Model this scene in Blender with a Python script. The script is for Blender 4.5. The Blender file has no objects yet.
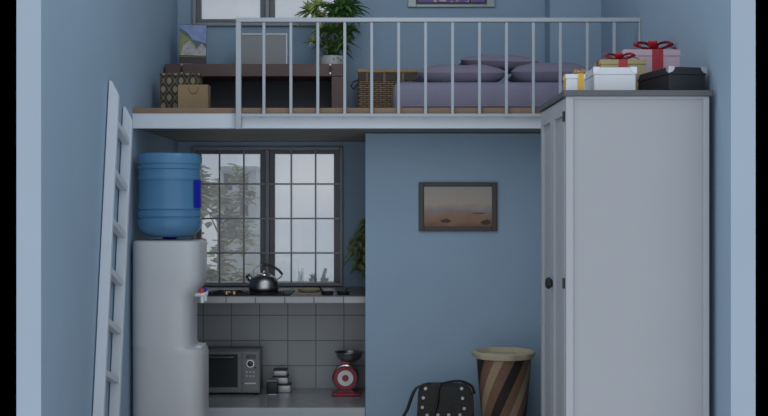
import bpy, bmesh, math, random
from mathutils import Vector, Matrix
random.seed(7)
SC = bpy.context.scene
COL = SC.collection
F = 1100.0; PX = 386.0; PY = 208.0
FLOOR = -1.42; LOFT = 0.552

def X(px, Y): return (px - PX) * Y / F
def Z(py, Y): return (PY - py) * Y / F

# ------------------------------------------------------------------ materials
def mat(name, col, rough=0.6, metal=0.0, noise=0.0, nscale=8.0, bump=0.0, bscale=40.0, **kw):
    m = bpy.data.materials.new(name); m.use_nodes = True
    nt = m.node_tree; b = nt.nodes['Principled BSDF']
    b.inputs['Base Color'].default_value = (*col, 1)
    b.inputs['Roughness'].default_value = rough
    b.inputs['Metallic'].default_value = metal
    for k, v in kw.items():
        b.inputs[k.replace('_', ' ')].default_value = v
    tc = nt.nodes.new('ShaderNodeTexCoord')
    if noise:
        n = nt.nodes.new('ShaderNodeTexNoise'); n.inputs['Scale'].default_value = nscale
        n.inputs['Detail'].default_value = 5
        nt.links.new(tc.outputs['Object'], n.inputs['Vector'])
        mx = nt.nodes.new('ShaderNodeMix'); mx.data_type = 'RGBA'
        mx.inputs[6].default_value = (*[c * (1 - noise) for c in col], 1)
        mx.inputs[7].default_value = (*[min(1, c * (1 + noise)) for c in col], 1)
        nt.links.new(n.outputs['Fac'], mx.inputs[0])
        nt.links.new(mx.outputs[2], b.inputs['Base Color'])
    if bump:
        n2 = nt.nodes.new('ShaderNodeTexNoise'); n2.inputs['Scale'].default_value = bscale
        nt.links.new(tc.outputs['Object'], n2.inputs['Vector'])
        bp = nt.nodes.new('ShaderNodeBump'); bp.inputs['Strength'].default_value = bump
        bp.inputs['Distance'].default_value = 0.01
        nt.links.new(n2.outputs['Fac'], bp.inputs['Height'])
        nt.links.new(bp.outputs['Normal'], b.inputs['Normal'])
    return m

def ramp(nt, stops, constant=False):
    r = nt.nodes.new('ShaderNodeValToRGB'); cr = r.color_ramp
    if constant: cr.interpolation = 'CONSTANT'
    while len(cr.elements) < len(stops): cr.elements.new(0.5)
    for e, (p, c) in zip(cr.elements, stops):
        e.position = p; e.color = (*c, 1)
    return r

def brick_mat(name, col, mortar, w, h, off=0.0, msize=0.004, rough=0.3, plane='XZ', shift=(0, 0), c2=None, bumpy=0.3):
    m = mat(name, col, rough); nt = m.node_tree; b = nt.nodes['Principled BSDF']
    tc = nt.nodes.new('ShaderNodeTexCoord'); sp = nt.nodes.new('ShaderNodeSeparateXYZ')
    cb = nt.nodes.new('ShaderNodeCombineXYZ'); mp = nt.nodes.new('ShaderNodeMapping')
    nt.links.new(tc.outputs['Object'], sp.inputs[0])
    nt.links.new(sp.outputs[plane[0]], cb.inputs[0]); nt.links.new(sp.outputs[plane[1]], cb.inputs[1])
    mp.inputs['Location'].default_value = (-shift[0], -shift[1], 0)
    nt.links.new(cb.outputs[0], mp.inputs[0])
    br = nt.nodes.new('ShaderNodeTexBrick'); br.offset = off; br.squash = 1
    br.inputs['Color1'].default_value = (*col, 1)
    br.inputs['Color2'].default_value = (*(c2 or [c * 0.93 for c in col]), 1)
    br.inputs['Mortar'].default_value = (*mortar, 1)
    br.inputs['Scale'].default_value = 1; br.inputs['Mortar Size'].default_value = msize
    br.inputs['Mortar Smooth'].default_value = 0.2
    br.inputs['Brick Width'].default_value = w; br.inputs['Row Height'].default_value = h
    nt.links.new(mp.outputs[0], br.inputs['Vector'])
    nt.links.new(br.outputs['Color'], b.inputs['Base Color'])
    if bumpy:
        bp = nt.nodes.new('ShaderNodeBump'); bp.inputs['Strength'].default_value = bumpy
        bp.inputs['Distance'].default_value = 0.003; bp.invert = True
        nt.links.new(br.outputs['Fac'], bp.inputs['Height']); nt.links.new(bp.outputs['Normal'], b.inputs['Normal'])
    return m

M = {}
BLUE = (0.275, 0.385, 0.495)
M['wall'] = mat('blue_wall_paint', BLUE, 0.75, noise=0.06, nscale=2.5, bump=0.15, bscale=22)
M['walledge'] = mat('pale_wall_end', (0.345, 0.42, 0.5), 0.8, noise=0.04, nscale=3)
M['black'] = mat('dark_mass', (0.0, 0.0, 0.0), 1.0, Specular_IOR_Level=0.0)
M['ceil'] = mat('ceiling_white', (0.6, 0.63, 0.66), 0.9, noise=0.03)
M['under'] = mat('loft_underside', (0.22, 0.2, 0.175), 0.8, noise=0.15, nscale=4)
M['white'] = mat('white_paint', (0.56, 0.61, 0.66), 0.5, noise=0.03, nscale=6)
M['wardrobe'] = mat('wardrobe_white', (0.33, 0.345, 0.37), 0.5, noise=0.04, nscale=3)
M['wframe'] = mat('wardrobe_frame_white', (0.355, 0.375, 0.40), 0.5, noise=0.03, nscale=6)
M['rail'] = mat('rail_grey_paint', (0.36, 0.4, 0.44), 0.4, noise=0.04, nscale=12)
M['wood'] = mat('loft_floor_wood', (0.21, 0.135, 0.085), 0.55, noise=0.3, nscale=9)
M['floor'] = brick_mat('floor_boards', (0.33, 0.25, 0.19), (0.1, 0.08, 0.06), 1.2, 0.14, 0.5, 0.003, 0.45, 'XY')
M['tile'] = brick_mat('kitchen_tiles', (0.42, 0.44, 0.45), (0.2, 0.21, 0.215), 0.184, 0.165, 0, 0.004, 0.35, 'XZ',
                      (X(231.5, 7.2), Z(340.5, 7.2)), bumpy=0.4)
M['wttile'] = brick_mat('worktop_tiles', (0.40, 0.41, 0.42), (0.16, 0.165, 0.17), 0.176, 0.5, 0, 0.004, 0.35, 'XZ',
                        (X(226, 6.6), -1.03), bumpy=0.4)
M['counter'] = mat('grey_counter', (0.32, 0.33, 0.34), 0.18, noise=0.25, nscale=14)
M['counteredge'] = mat('pale_counter_edge', (0.45, 0.48, 0.5), 0.5, noise=0.05)
M['frame'] = mat('window_frame_grey', (0.27, 0.275, 0.29), 0.45, noise=0.06)
M['sash'] = mat('dark_sash_grey', (0.14, 0.145, 0.165), 0.45, noise=0.06)
M['bar'] = mat('grille_metal', (0.25, 0.255, 0.265), 0.45, 0.4)
M['cooler'] = mat('cooler_plastic', (0.5, 0.52, 0.54), 0.35, noise=0.02)
M['redp'] = mat('red_plastic', (0.55, 0.03, 0.04), 0.4, noise=0.05)
M['whitep'] = mat('white_plastic', (0.72, 0.74, 0.75), 0.35, noise=0.02)
M['redd'] = mat('dark_red_enamel', (0.3, 0.015, 0.025), 0.35, noise=0.05)
M['blacks'] = mat('black_plastic', (0.012, 0.012, 0.013), 0.45, noise=0.1)
M['chrome'] = mat('chrome', (0.6, 0.61, 0.62), 0.18, 1.0)
M['steel'] = mat('brushed_steel', (0.42, 0.43, 0.44), 0.32, 1.0, noise=0.08, nscale=30)
M['silverpaint'] = mat('silver_grey', (0.2, 0.21, 0.21), 0.4, 0.5, noise=0.05)
M['darkglass'] = mat('dark_glass', (0.035, 0.04, 0.044), 0.15, noise=0.1)
M['hob'] = mat('black_hob', (0.010, 0.010, 0.010), 0.55, Specular_IOR_Level=0.2, noise=0.1)
M['iron'] = mat('cast_iron', (0.016, 0.016, 0.016), 0.5, noise=0.2)
M['brass'] = mat('brass', (0.55, 0.42, 0.2), 0.3, 1.0)
M['desk'] = mat('dark_brown_wood', (0.1, 0.058, 0.054), 0.45, noise=0.25, nscale=5)
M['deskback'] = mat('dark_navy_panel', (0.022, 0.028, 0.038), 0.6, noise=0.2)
M['kraft'] = mat('kraft_paper', (0.30, 0.215, 0.12), 0.8, noise=0.1, nscale=20)
M['kraftd'] = mat('kraft_cord', (0.16, 0.115, 0.06), 0.8, noise=0.1)
M['bed'] = mat('mauve_grey_linen', (0.205, 0.2, 0.28), 0.85, noise=0.06, nscale=10, bump=0.3, bscale=9)
M['pillow'] = mat('mauve_cotton', (0.225, 0.205, 0.275), 0.85, noise=0.06, nscale=10, bump=0.3, bscale=14)
M['leaf'] = mat('green_leaf', (0.09, 0.2, 0.05), 0.5, noise=0.5, nscale=6)
M['leafl'] = mat('pale_green_leaf', (0.4, 0.48, 0.17), 0.5, noise=0.4, nscale=6)
M['leafd'] = mat('vine_leaf', (0.27, 0.35, 0.17), 0.6, noise=0.4, nscale=8)
M['stem'] = mat('brown_stem', (0.1, 0.075, 0.04), 0.8, noise=0.2)
M['soil'] = mat('potting_soil', (0.03, 0.022, 0.015), 0.95, noise=0.3, nscale=40)
M['pot'] = mat('grey_white_ceramic', (0.42, 0.42, 0.42), 0.4, noise=0.04)
M['darktop'] = mat('dark_grey_top', (0.085, 0.09, 0.1), 0.5, noise=0.06)
M['boxw'] = mat('white_card', (0.66, 0.7, 0.74), 0.6, noise=0.02)
M['boxb'] = mat('black_card', (0.012, 0.014, 0.018), 0.5, noise=0.1)
M['gold'] = mat('gold_paper', (0.42, 0.35, 0.17), 0.45, noise=0.08)
M['pink'] = mat('pink_paper', (0.62, 0.46, 0.54), 0.6, noise=0.12, nscale=25)
M['ribr'] = mat('red_ribbon', (0.42, 0.025, 0.04), 0.35, noise=0.1)
M['riby'] = mat('yellow_ribbon', (0.65, 0.38, 0.03), 0.4, noise=0.08)
M['corner'] = mat('silver_corner', (0.6, 0.63, 0.66), 0.3, 0.7)
M['leather'] = mat('black_leather', (0.012, 0.012, 0.01), 0.6, noise=0.2, bump=0.3, bscale=60)
M['cloth'] = mat('cream_cloth', (0.46, 0.40, 0.28), 0.9, noise=0.08, nscale=20, bump=0.4, bscale=30)
M['pframe'] = mat('dark_brown_frame', (0.055, 0.042, 0.04), 0.5, noise=0.15)
M['sframe'] = mat('silver_frame', (0.28, 0.31, 0.32), 0.4, 0.3, noise=0.05)
M['screen'] = mat('pale_grey_sheet', (0.25, 0.26, 0.265), 0.5, noise=0.05, nscale=2)
M['bark'] = mat('bark', (0.2, 0.16, 0.12), 0.9, noise=0.3)
M['treeleaf'] = mat('olive_foliage', (0.46, 0.45, 0.24), 0.8, noise=0.5, nscale=1.5)
M['render'] = mat('pale_render', (0.36, 0.38, 0.38), 0.8, noise=0.05)
M['tin'] = mat('silver_tin', (0.55, 0.55, 0.55), 0.35, 0.25, noise=0.05)
M['board'] = mat('pale_wood_board', (0.33, 0.27, 0.19), 0.6, noise=0.2, nscale=20)

# water bottle: tinted, partly see-through plastic
M['bottle'] = mat('blue_bottle_plastic', (0.11, 0.28, 0.48), 0.22, Transmission_Weight=0.25, IOR=1.33)
M['blabel'] = mat('vivid_blue_label', (0.01, 0.02, 0.42), 0.4)
M['clear'] = mat('clear_glass', (0.8, 0.85, 0.85), 0.05, Transmission_Weight=1.0, IOR=1.2)

# window glass: milky veil mixed in to imitate haze over the view
def pane_mat():
    m = bpy.data.materials.new('dusty_window_glass'); m.use_nodes = True
    nt = m.node_tree; nt.nodes.clear()
    out = nt.nodes.new('ShaderNodeOutputMaterial')
    tr = nt.nodes.new('ShaderNodeBsdfTransparent'); tr.inputs[0].default_value = (0.96, 0.97, 0.98, 1)
    tl = nt.nodes.new('ShaderNodeBsdfTranslucent'); tl.inputs[0].default_value = (0.85, 0.87, 0.9, 1)
    gl = nt.nodes.new('ShaderNodeBsdfGlossy'); gl.inputs['Roughness'].default_value = 0.05
    m1 = nt.nodes.new('ShaderNodeMixShader'); m1.inputs[0].default_value = 0.16
    m2 = nt.nodes.new('ShaderNodeMixShader'); m2.inputs[0].default_value = 0.03
    nt.links.new(tr.outputs[0], m1.inputs[1]); nt.links.new(tl.outputs[0], m1.inputs[2])
    nt.links.new(m1.outputs[0], m2.inputs[1]); nt.links.new(gl.outputs[0], m2.inputs[2])
    nt.links.new(m2.outputs[0], out.inputs[0])
    return m
M['pane'] = pane_mat()

# wicker: woven strands
def wicker():
    m = mat('wicker_weave', (0.3, 0.19, 0.09), 0.7); nt = m.node_tree; b = nt.nodes['Principled BSDF']
    tc = nt.nodes.new('ShaderNodeTexCoord'); sp = nt.nodes.new('ShaderNodeSeparateXYZ'); cb = nt.nodes.new('ShaderNodeCombineXYZ')
    nt.links.new(tc.outputs['Object'], sp.inputs[0])
    ad = nt.nodes.new('ShaderNodeMath'); ad.operation = 'ADD'
    nt.links.new(sp.outputs['X'], ad.inputs[0]); nt.links.new(sp.outputs['Y'], ad.inputs[1])
    nt.links.new(ad.outputs[0], cb.inputs[0]); nt.links.new(sp.outputs['Z'], cb.inputs[1])
    br = nt.nodes.new('ShaderNodeTexBrick'); br.offset = 0.5
    br.inputs['Color1'].default_value = (0.32, 0.2, 0.105, 1); br.inputs['Color2'].default_value = (0.23, 0.14, 0.07, 1)
    br.inputs['Mortar'].default_value = (0.03, 0.018, 0.01, 1); br.inputs['Scale'].default_value = 1
    br.inputs['Brick Width'].default_value = 0.05; br.inputs['Row Height'].default_value = 0.013
    br.inputs['Mortar Size'].default_value = 0.003; br.inputs['Mortar Smooth'].default_value = 0.6
    nt.links.new(cb.outputs[0], br.inputs['Vector']); nt.links.new(br.outputs['Color'], b.inputs['Base Color'])
    bp = nt.nodes.new('ShaderNodeBump'); bp.invert = True; bp.inputs['Distance'].default_value = 0.004
    nt.links.new(br.outputs['Fac'], bp.inputs['Height']); nt.links.new(bp.outputs['Normal'], b.inputs['Normal'])
    return m
M['wicker'] = wicker()
M['wickerrim'] = mat('wicker_rim', (0.36, 0.23, 0.1), 0.6, noise=0.2, nscale=30)
M['strapb'] = mat('brown_leather_strap', (0.19, 0.12, 0.065), 0.6, noise=0.2)
M['band'] = mat('dark_leather_band', (0.045, 0.032, 0.024), 0.6, noise=0.2)

# spiral striped basket
def striped():
    m = mat('spiral_stripes', (0.2, 0.12, 0.08), 0.75); nt = m.node_tree; b = nt.nodes['Principled BSDF']
    tc = nt.nodes.new('ShaderNodeTexCoord'); gr = nt.nodes.new('ShaderNodeTexGradient'); gr.gradient_type = 'RADIAL'
    sp = nt.nodes.new('ShaderNodeSeparateXYZ')
    nt.links.new(tc.outputs['Object'], gr.inputs[0]); nt.links.new(tc.outputs['Object'], sp.inputs[0])
    k = nt.nodes.new('ShaderNodeMath'); k.operation = 'MULTIPLY'; k.inputs[1].default_value = -0.52
    nt.links.new(sp.outputs['Z'], k.inputs[0])
    a = nt.nodes.new('ShaderNodeMath'); a.operation = 'ADD'
    nt.links.new(gr.outputs['Fac'], a.inputs[0]); nt.links.new(k.outputs[0], a.inputs[1])
    mu = nt.nodes.new('ShaderNodeMath'); mu.operation = 'MULTIPLY_ADD'; mu.inputs[1].default_value = 4.0; mu.inputs[2].default_value = 8.01
    nt.links.new(a.outputs[0], mu.inputs[0])
    fr = nt.nodes.new('ShaderNodeMath'); fr.operation = 'FRACT'; nt.links.new(mu.outputs[0], fr.inputs[0])
    dark, brn, tan = (0.022, 0.015, 0.012), (0.21, 0.115, 0.075), (0.38, 0.29, 0.19)
    r = ramp(nt, [(0, dark), (0.26, brn), (0.52, tan), (0.74, brn)], True)
    nt.links.new(fr.outputs[0], r.inputs[0])
    wv = nt.nodes.new('ShaderNodeTexVoronoi'); wv.inputs['Scale'].default_value = 150
    nt.links.new(tc.outputs['Object'], wv.inputs['Vector'])
    mx = nt.nodes.new('ShaderNodeMix'); mx.data_type = 'RGBA'; mx.blend_type = 'MULTIPLY'; mx.inputs[0].default_value = 0.35
    nt.links.new(r.outputs[0], mx.inputs[6]); nt.links.new(wv.outputs['Color'], mx.inputs[7])
    nt.links.new(mx.outputs[2], b.inputs['Base Color'])
    return m
M['stripe'] = striped()

# patterned gift box : gold lattice on dark
def lattice():
    m = mat('lattice_paper', (0.05, 0.04, 0.03), 0.6); nt = m.node_tree; b = nt.nodes['Principled BSDF']
    tc = nt.nodes.new('ShaderNodeTexCoord'); sp = nt.nodes.new('ShaderNodeSeparateXYZ')
    nt.links.new(tc.outputs['Object'], sp.inputs[0])
    def mth(op, a, b_=None, v=None):
        n = nt.nodes.new('ShaderNodeMath'); n.operation = op
        nt.links.new(a, n.inputs[0])
        if b_ is not None: nt.links.new(b_, n.inputs[1])
        if v is not None: n.inputs[1].default_value = v
        return n.outputs[0]
    s = mth('ADD', sp.outputs['X'], sp.outputs['Y'])
    cx = mth('COSINE', mth('MULTIPLY', s, v=2 * math.pi / 0.07)); cz = mth('COSINE', mth('MULTIPLY', sp.outputs['Z'], v=2 * math.pi / 0.1))
    t = mth('ABSOLUTE', mth('ADD', cx, cz))
    r = ramp(nt, [(0.0, (0.16, 0.13, 0.06)), (0.07, (0.16, 0.13, 0.06)), (0.13, (0.022, 0.019, 0.016)), (0.55, (0.03, 0.026, 0.02)), (0.78, (0.26, 0.22, 0.12))])
    h = mth('MULTIPLY', t, v=0.5)
    nt.links.new(h, r.inputs[0]); nt.links.new(r.outputs[0], b.inputs['Base Color'])
    return m
M['lattice'] = lattice()

def picture_mat(name, stops, axis='Z', lo=0, hi=1, amt=0.3, nscale=6, rough=0.5):
    """soft landscape: a ramp over height stirred by noise"""
    m = mat(name, (0.2, 0.2, 0.2), rough); nt = m.node_tree; b = nt.nodes['Principled BSDF']
    tc = nt.nodes.new('ShaderNodeTexCoord'); sp = nt.nodes.new('ShaderNodeSeparateXYZ')
    nt.links.new(tc.outputs['Generated'], sp.inputs[0])
    n = nt.nodes.new('ShaderNodeTexNoise'); n.inputs['Scale'].default_value = nscale; n.inputs['Detail'].default_value = 4
    nt.links.new(tc.outputs['Generated'], n.inputs['Vector'])
    a = nt.nodes.new('ShaderNodeMath'); a.operation = 'MULTIPLY_ADD'; a.inputs[1].default_value = amt
    nt.links.new(n.outputs['Fac'], a.inputs[0]); nt.links.new(sp.outputs[axis], a.inputs[2])
    s = nt.nodes.new('ShaderNodeMath'); s.operation = 'SUBTRACT'; s.inputs[1].default_value = amt / 2
    nt.links.new(a.outputs[0], s.inputs[0])
    r = ramp(nt, stops); nt.links.new(s.outputs[0], r.inputs[0]); nt.links.new(r.outputs[0], b.inputs['Base Color'])
    return m
M['sea'] = picture_mat('soft_sea_sunset', [(0, (0.14, 0.075, 0.04)), (0.12, (0.22, 0.11, 0.06)), (0.28, (0.27, 0.16, 0.1)),
                       (0.38, (0.24, 0.21, 0.22)), (0.6, (0.4, 0.33, 0.26)), (1, (0.33, 0.31, 0.3))], amt=0.42, nscale=4)
M['mount_sky'] = mat('picture_sky', (0.2, 0.27, 0.5), 0.4, noise=0.5, nscale=20)
M['mount_green'] = mat('picture_meadow', (0.2, 0.23, 0.08), 0.4, noise=0.35, nscale=25)
M['mount_rock'] = mat('picture_rock', (0.36, 0.36, 0.36), 0.4, noise=0.7, nscale=35)
M['mount_hill'] = mat('picture_far_hill', (0.07, 0.1, 0.12), 0.4, noise=0.3, nscale=20)
M['violet'] = picture_mat('violet_picture', [(0, (0.13, 0.07, 0.34)), (0.3, (0.2, 0.12, 0.4)), (0.6, (0.1, 0.06, 0.3)), (1, (0.12, 0.08, 0.33))], amt=0.12, nscale=12)
M['blossom'] = mat('pale_blossom', (0.6, 0.42, 0.42), 0.5, noise=0.2)

# ------------------------------------------------------------------ mesh helpers
def nbm(): return bmesh.new()

def box(bm, x0, x1, y0, y1, z0, z1, bev=0.0, seg=2, rot=None, piv=None):
    x0, x1 = min(x0, x1), max(x0, x1); y0, y1 = min(y0, y1), max(y0, y1); z0, z1 = min(z0, z1), max(z0, z1)
    r = bmesh.ops.create_cube(bm, size=1)['verts']
    mtx = Matrix.Translation(((x0+x1)/2, (y0+y1)/2, (z0+z1)/2)) @ Matrix.Diagonal((x1-x0, y1-y0, z1-z0, 1))
    bmesh.ops.transform(bm, matrix=mtx, verts=r)
    if bev:
        es = list({e for v in r for e in v.link_edges})
        o = bmesh.ops.bevel(bm, geom=es, offset=bev, segments=seg, affect='EDGES', profile=0.5)
        r = list({v for f in o['faces'] for v in f.verts} | {v for v in r if v.is_valid})
    if rot is not None:
        bmesh.ops.rotate(bm, cent=piv or ((x0+x1)/2, (y0+y1)/2, (z0+z1)/2), matrix=rot, verts=r)
    return r

def lathe(bm, prof, cx, cy, cz=0, seg=40, axis='Z', wob=None):
    """prof: list of (r,z)"""
    rings = []
    for r, z in prof:
        ring = []
        for i in range(seg):
            a = 2*math.pi*i/seg
            rr = r + (wob(a, z) if wob else 0)
            if axis == 'Z': p = (cx + rr*math.cos(a), cy + rr*math.sin(a), cz + z)
            elif axis == 'Y': p = (cx + rr*math.cos(a), cy + z, cz + rr*math.sin(a))
            else: p = (cx + z, cy + rr*math.cos(a), cz + rr*math.sin(a))
            ring.append(bm.verts.new(p))
        rings.append(ring)
    for a, b in zip(rings, rings[1:]):
        for i in range(seg):
            j = (i+1) % seg
            bm.faces.new((a[i], a[j], b[j], b[i]))
    for ring in (rings[0], rings[-1]):
        bm.faces.new(ring)

def tube(bm, pts, r, seg=8, r2=None, closed=False):
    pts = [Vector(p) for p in pts]; n = len(pts); rings = []
    up = Vector((0, 0, 1))
    for i, p in enumerate(pts):
        t = (pts[min(i+1, n-1)] - pts[max(i-1, 0)]).normalized()
        u = up if abs(t.dot(up)) < 0.95 else Vector((1, 0, 0))
        a = t.cross(u).normalized(); b = t.cross(a).normalized()
        rr = r if r2 is None else r + (r2-r)*i/(n-1)
        rings.append([bm.verts.new(p + a*rr*math.cos(2*math.pi*k/seg) + b*rr*math.sin(2*math.pi*k/seg)) for k in range(seg)])
    for A, B in zip(rings, rings[1:]):
        for k in range(seg):
            bm.faces.new((A[k], A[(k+1) % seg], B[(k+1) % seg], B[k]))
    bm.faces.new(rings[0]); bm.faces.new(rings[-1])

def strip(bm, pts, w, th, wdir):
    """flat strap along pts, width along wdir, thickness th"""
    pts = [Vector(p) for p in pts]; wd = Vector(wdir).normalized(); rings = []
    for i, p in enumerate(pts):
        t = (pts[min(i+1, len(pts)-1)] - pts[max(i-1, 0)]).normalized()
        nn = t.cross(wd).normalized()
        rings.append([bm.verts.new(p + wd*w/2*s + nn*th/2*q) for s, q in ((1, 1), (-1, 1), (-1, -1), (1, -1))])
    for A, B in zip(rings, rings[1:]):
        for k in range(4): bm.faces.new((A[k], A[(k+1) % 4], B[(k+1) % 4], B[k]))
    bm.faces.new(rings[0]); bm.faces.new(rings[-1])

def prism(bm, poly, a0, a1, plane='XZ', bev=0.0, seg=3):
    """poly extruded along the missing axis from a0 to a1"""
    def P(u, v, w):
        return {'XZ': (u, w, v), 'XY': (u, v, w), 'YZ': (w, u, v)}[plane]
    A = [bm.verts.new(P(u, v, a0)) for u, v in poly]; B = [bm.verts.new(P(u, v, a1)) for u, v in poly]
    n = len(poly); fs = [bm.faces.new(A), bm.faces.new(B)]
    for i in range(n): fs.append(bm.faces.new((A[i], A[(i+1) % n], B[(i+1) % n], B[i])))
    if bev:
        es = list({e for f in fs[:2] for e in f.edges})
        bmesh.ops.bevel(bm, geom=es, offset=bev, segments=seg, affect='EDGES')

def rounded(poly, r, n=5):
    """round the corners of a polygon; r may be a list"""
    out = []; m = len(poly)
    for i, p in enumerate(poly):
        rr = r[i] if isinstance(r, (list, tuple)) else r
        p = Vector(p); a = Vector(poly[i-1]); b = Vector(poly[(i+1) % m])
        if rr <= 0: out.append(tuple(p)); continue
        p0 = p + (a-p).normalized()*rr; p1 = p + (b-p).normalized()*rr
        for k in range(n+1):
            t = k/n; q = p0*(1-t)**2 + p*2*t*(1-t) + p1*t*t
            out.append((q.x, q.y))
    return out

def obj(name, bm, m, parent=None, smooth=False, loc=None, kind=None):
    bmesh.ops.recalc_face_normals(bm, faces=bm.faces)
    loc = Vector(loc) if loc else (parent.matrix_world.translation.copy() if parent else Vector((0, 0, 0)))
    if parent:
        loc = WLOC[parent.name]
    bmesh.ops.translate(bm, verts=bm.verts, vec=-loc)
    me = bpy.data.meshes.new(name); bm.to_mesh(me); bm.free()
    me.materials.append(m)
    if smooth:
        me.polygons.foreach_set('use_smooth', [True]*len(me.polygons))
        try: me.set_sharp_from_angle(angle=math.radians(40))
        except Exception: pass
    o = bpy.data.objects.new(name, me); COL.objects.link(o)
    if parent: o.parent = parent
    else: o.location = loc
    WLOC[o.name] = loc
    if kind: o['kind'] = kind
    return o
WLOC = {}

def thing(name, label, cat, loc, group=None):
    o = bpy.data.objects.new(name, None); COL.objects.link(o); o.location = loc; WLOC[o.name] = Vector(loc)
    o.empty_display_size = 0.05
    o['label'] = label; o['category'] = cat
    if group: o['group'] = group
    return o
def tag(o, label, cat, group=None):
    o['label'] = label; o['category'] = cat
    if group: o['group'] = group
    return o
def bx(name, m, parent, *a, **k):
    kw = {q: k.pop(q) for q in list(k) if q in ('smooth', 'loc', 'kind')}
    b = nbm(); box(b, *a, **k); return obj(name, b, m, parent, **kw)
def struct(o): o['kind'] = 'structure'; return o
def sname(name, loc):
    o = bpy.data.objects.new(name, None); COL.objects.link(o); o.location = loc; WLOC[o.name] = Vector(loc); o['kind'] = 'structure'
    return o

# ------------------------------------------------------------------ the shell
D0 = 4.465; W = 1.4; WT = 0.1; YB = 7.39; CEIL = 2.35
for s, nm in ((-1, 'left'), (1, 'right')):
    x0, x1 = sorted((s*W, s*(W+WT)))
    o = bx('wall_'+nm, M['wall'], None, x0, x1, D0, YB+0.12, FLOOR-0.1, CEIL+0.1, kind='structure')
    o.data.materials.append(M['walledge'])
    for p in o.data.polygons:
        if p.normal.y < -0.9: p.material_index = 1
    x0, x1 = sorted((s*(W+WT+0.001), s*7.0))
    bx('wall_outer_'+nm, M['black'], None, x0, x1, D0+0.01, YB+0.12, -5, 6, kind='structure')  # added black mass, masks the sky beside the cut walls
bx('floor', M['floor'], None, -W, W, D0, YB, FLOOR-0.1, FLOOR, kind='structure')
bx('ceiling', M['ceil'], None, -W, W, 5.9, YB, CEIL, CEIL+0.1, kind='structure')

# back wall with the two window openings
GX0, GX1 = X(193, YB), X(343, YB)
KZ0, KZ1 = -0.545, Z(147, YB)
LZ0, LZ1 = Z(26.5, YB), 2.1
b = nbm()
box(b, -W, GX0, YB, YB+0.12, FLOOR, CEIL)
box(b, GX1, W, YB, YB+0.12, FLOOR, CEIL)
box(b, GX0, GX1, YB, YB+0.12, FLOOR, KZ0)
box(b, GX0, GX1, YB, YB+0.12, KZ1, LZ0)
box(b, GX0, GX1, YB, YB+0.12, LZ1, CEIL)
obj('wall_back', b, M['wall'], kind='structure')
YP = 7.16
bx('wall_pillar', M['wall'], None, X(550, YP), W, YP, YB, LOFT, CEIL, kind='structure')
# partition and the side of the kitchen nook
YQ = 6.48
bx('wall_partition', M['wall'], None, X(365.5, YQ), W, YQ, YQ+0.09, FLOOR, 0.439, kind='structure')
bx('wall_nook', M['wall'], None, 0.34, 0.42, YQ+0.09, YB, FLOOR, 0.439, kind='structure')
YT = 7.2
bx('wall_kitchen', M['tile'], None, -W, 0.34, YT, YB, FLOOR, -0.566, kind='structure')
# loft platform
YL = 6.07
o = bx('floor_loft', M['wood'], None, -W, W, YL-0.004, YB, 0.524, LOFT, kind='structure')
b = nbm(); box(b, -W, W, YL, YL+0.03, 0.439, 0.524, 0.003)
obj('trim_1', b, M['white'], kind='structure')
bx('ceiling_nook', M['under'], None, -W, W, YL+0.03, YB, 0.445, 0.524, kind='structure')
# an outside ledge under the kitchen window
bx('trim_2', M['render'], None, GX0-0.1, GX1+0.1, YB+0.12, YB+0.36, -0.575, -0.515, kind='structure')

# windows
def window(name, z0, z1, sill_glass, top_glass, rows, grille):
    w = sname(name, ((GX0+GX1)/2, YB, z0))
    fr = 0.022
    b = nbm()
    box(b, GX0, GX0+fr, YB-0.03, YB+0.07, z0, z1, 0.004); box(b, GX1-fr, GX1, YB-0.03, YB+0.07, z0, z1, 0.004)
    box(b, GX0+fr, GX1-fr, YB-0.03, YB+0.07, z0, z0+fr, 0.004); box(b, GX0+fr, GX1-fr, YB-0.03, YB+0.07, z1-fr, z1, 0.004)
    cx = X(267.5, YB)
    box(b, cx-0.012, cx+0.012, YB-0.02, YB+0.06, z0+fr, z1-fr, 0.003)
    obj('window_frame', b, M['frame'], w)
    gy = YB + 0.03
    for k, (a0, a1) in enumerate(((201.5, 260.5), (275, 334))):
        g0, g1 = X(a0, gy), X(a1, gy)
        ox0 = GX0+fr if k == 0 else cx+0.012; ox1 = cx-0.012 if k == 0 else GX1-fr
        b = nbm()
        box(b, ox0, g0, gy-0.02, gy+0.02, z0+fr, z1-fr, 0.003); box(b, g1, ox1, gy-0.02, gy+0.02, z0+fr, z1-fr, 0.003)
        box(b, g0, g1, gy-0.02, gy+0.02, z0+fr, sill_glass, 0.003); box(b, g0, g1, gy-0.02, gy+0.02, top_glass, z1-fr, 0.003)
        s = obj('sash', b, M['sash'], w)
        bx('pane', M['pane'], s, g0, g1, gy-0.003, gy+0.003, sill_glass, top_glass)
    if grille:
        gy2 = YB - 0.034
        b = nbm()
        for px in (219.6, 243.9, 291.3, 315.6):
            x = X(px, gy2); box(b, x-0.0055, x+0.0055, gy2-0.005, gy2+0.005, z0+0.02, z1-0.02)
        for py in (184, 218.5, 253):
            z = Z(py, gy2); box(b, GX0+0.02, GX1-0.02, gy2-0.004, gy2+0.004, z-0.0055, z+0.0055)
        obj('grille', b, M['bar'], w)
    return w
window('window_1', -0.522, KZ1, Z(283, YB+0.02), Z(154, YB+0.02), 4, True)
window('window_2', LZ0, LZ1, Z(19.3, YB+0.02), 1.98, 0, False)
bx('trim_3', M['wall'], None, GX0, GX1, YB, YB+0.12, KZ0, -0.522, kind='structure')

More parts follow.
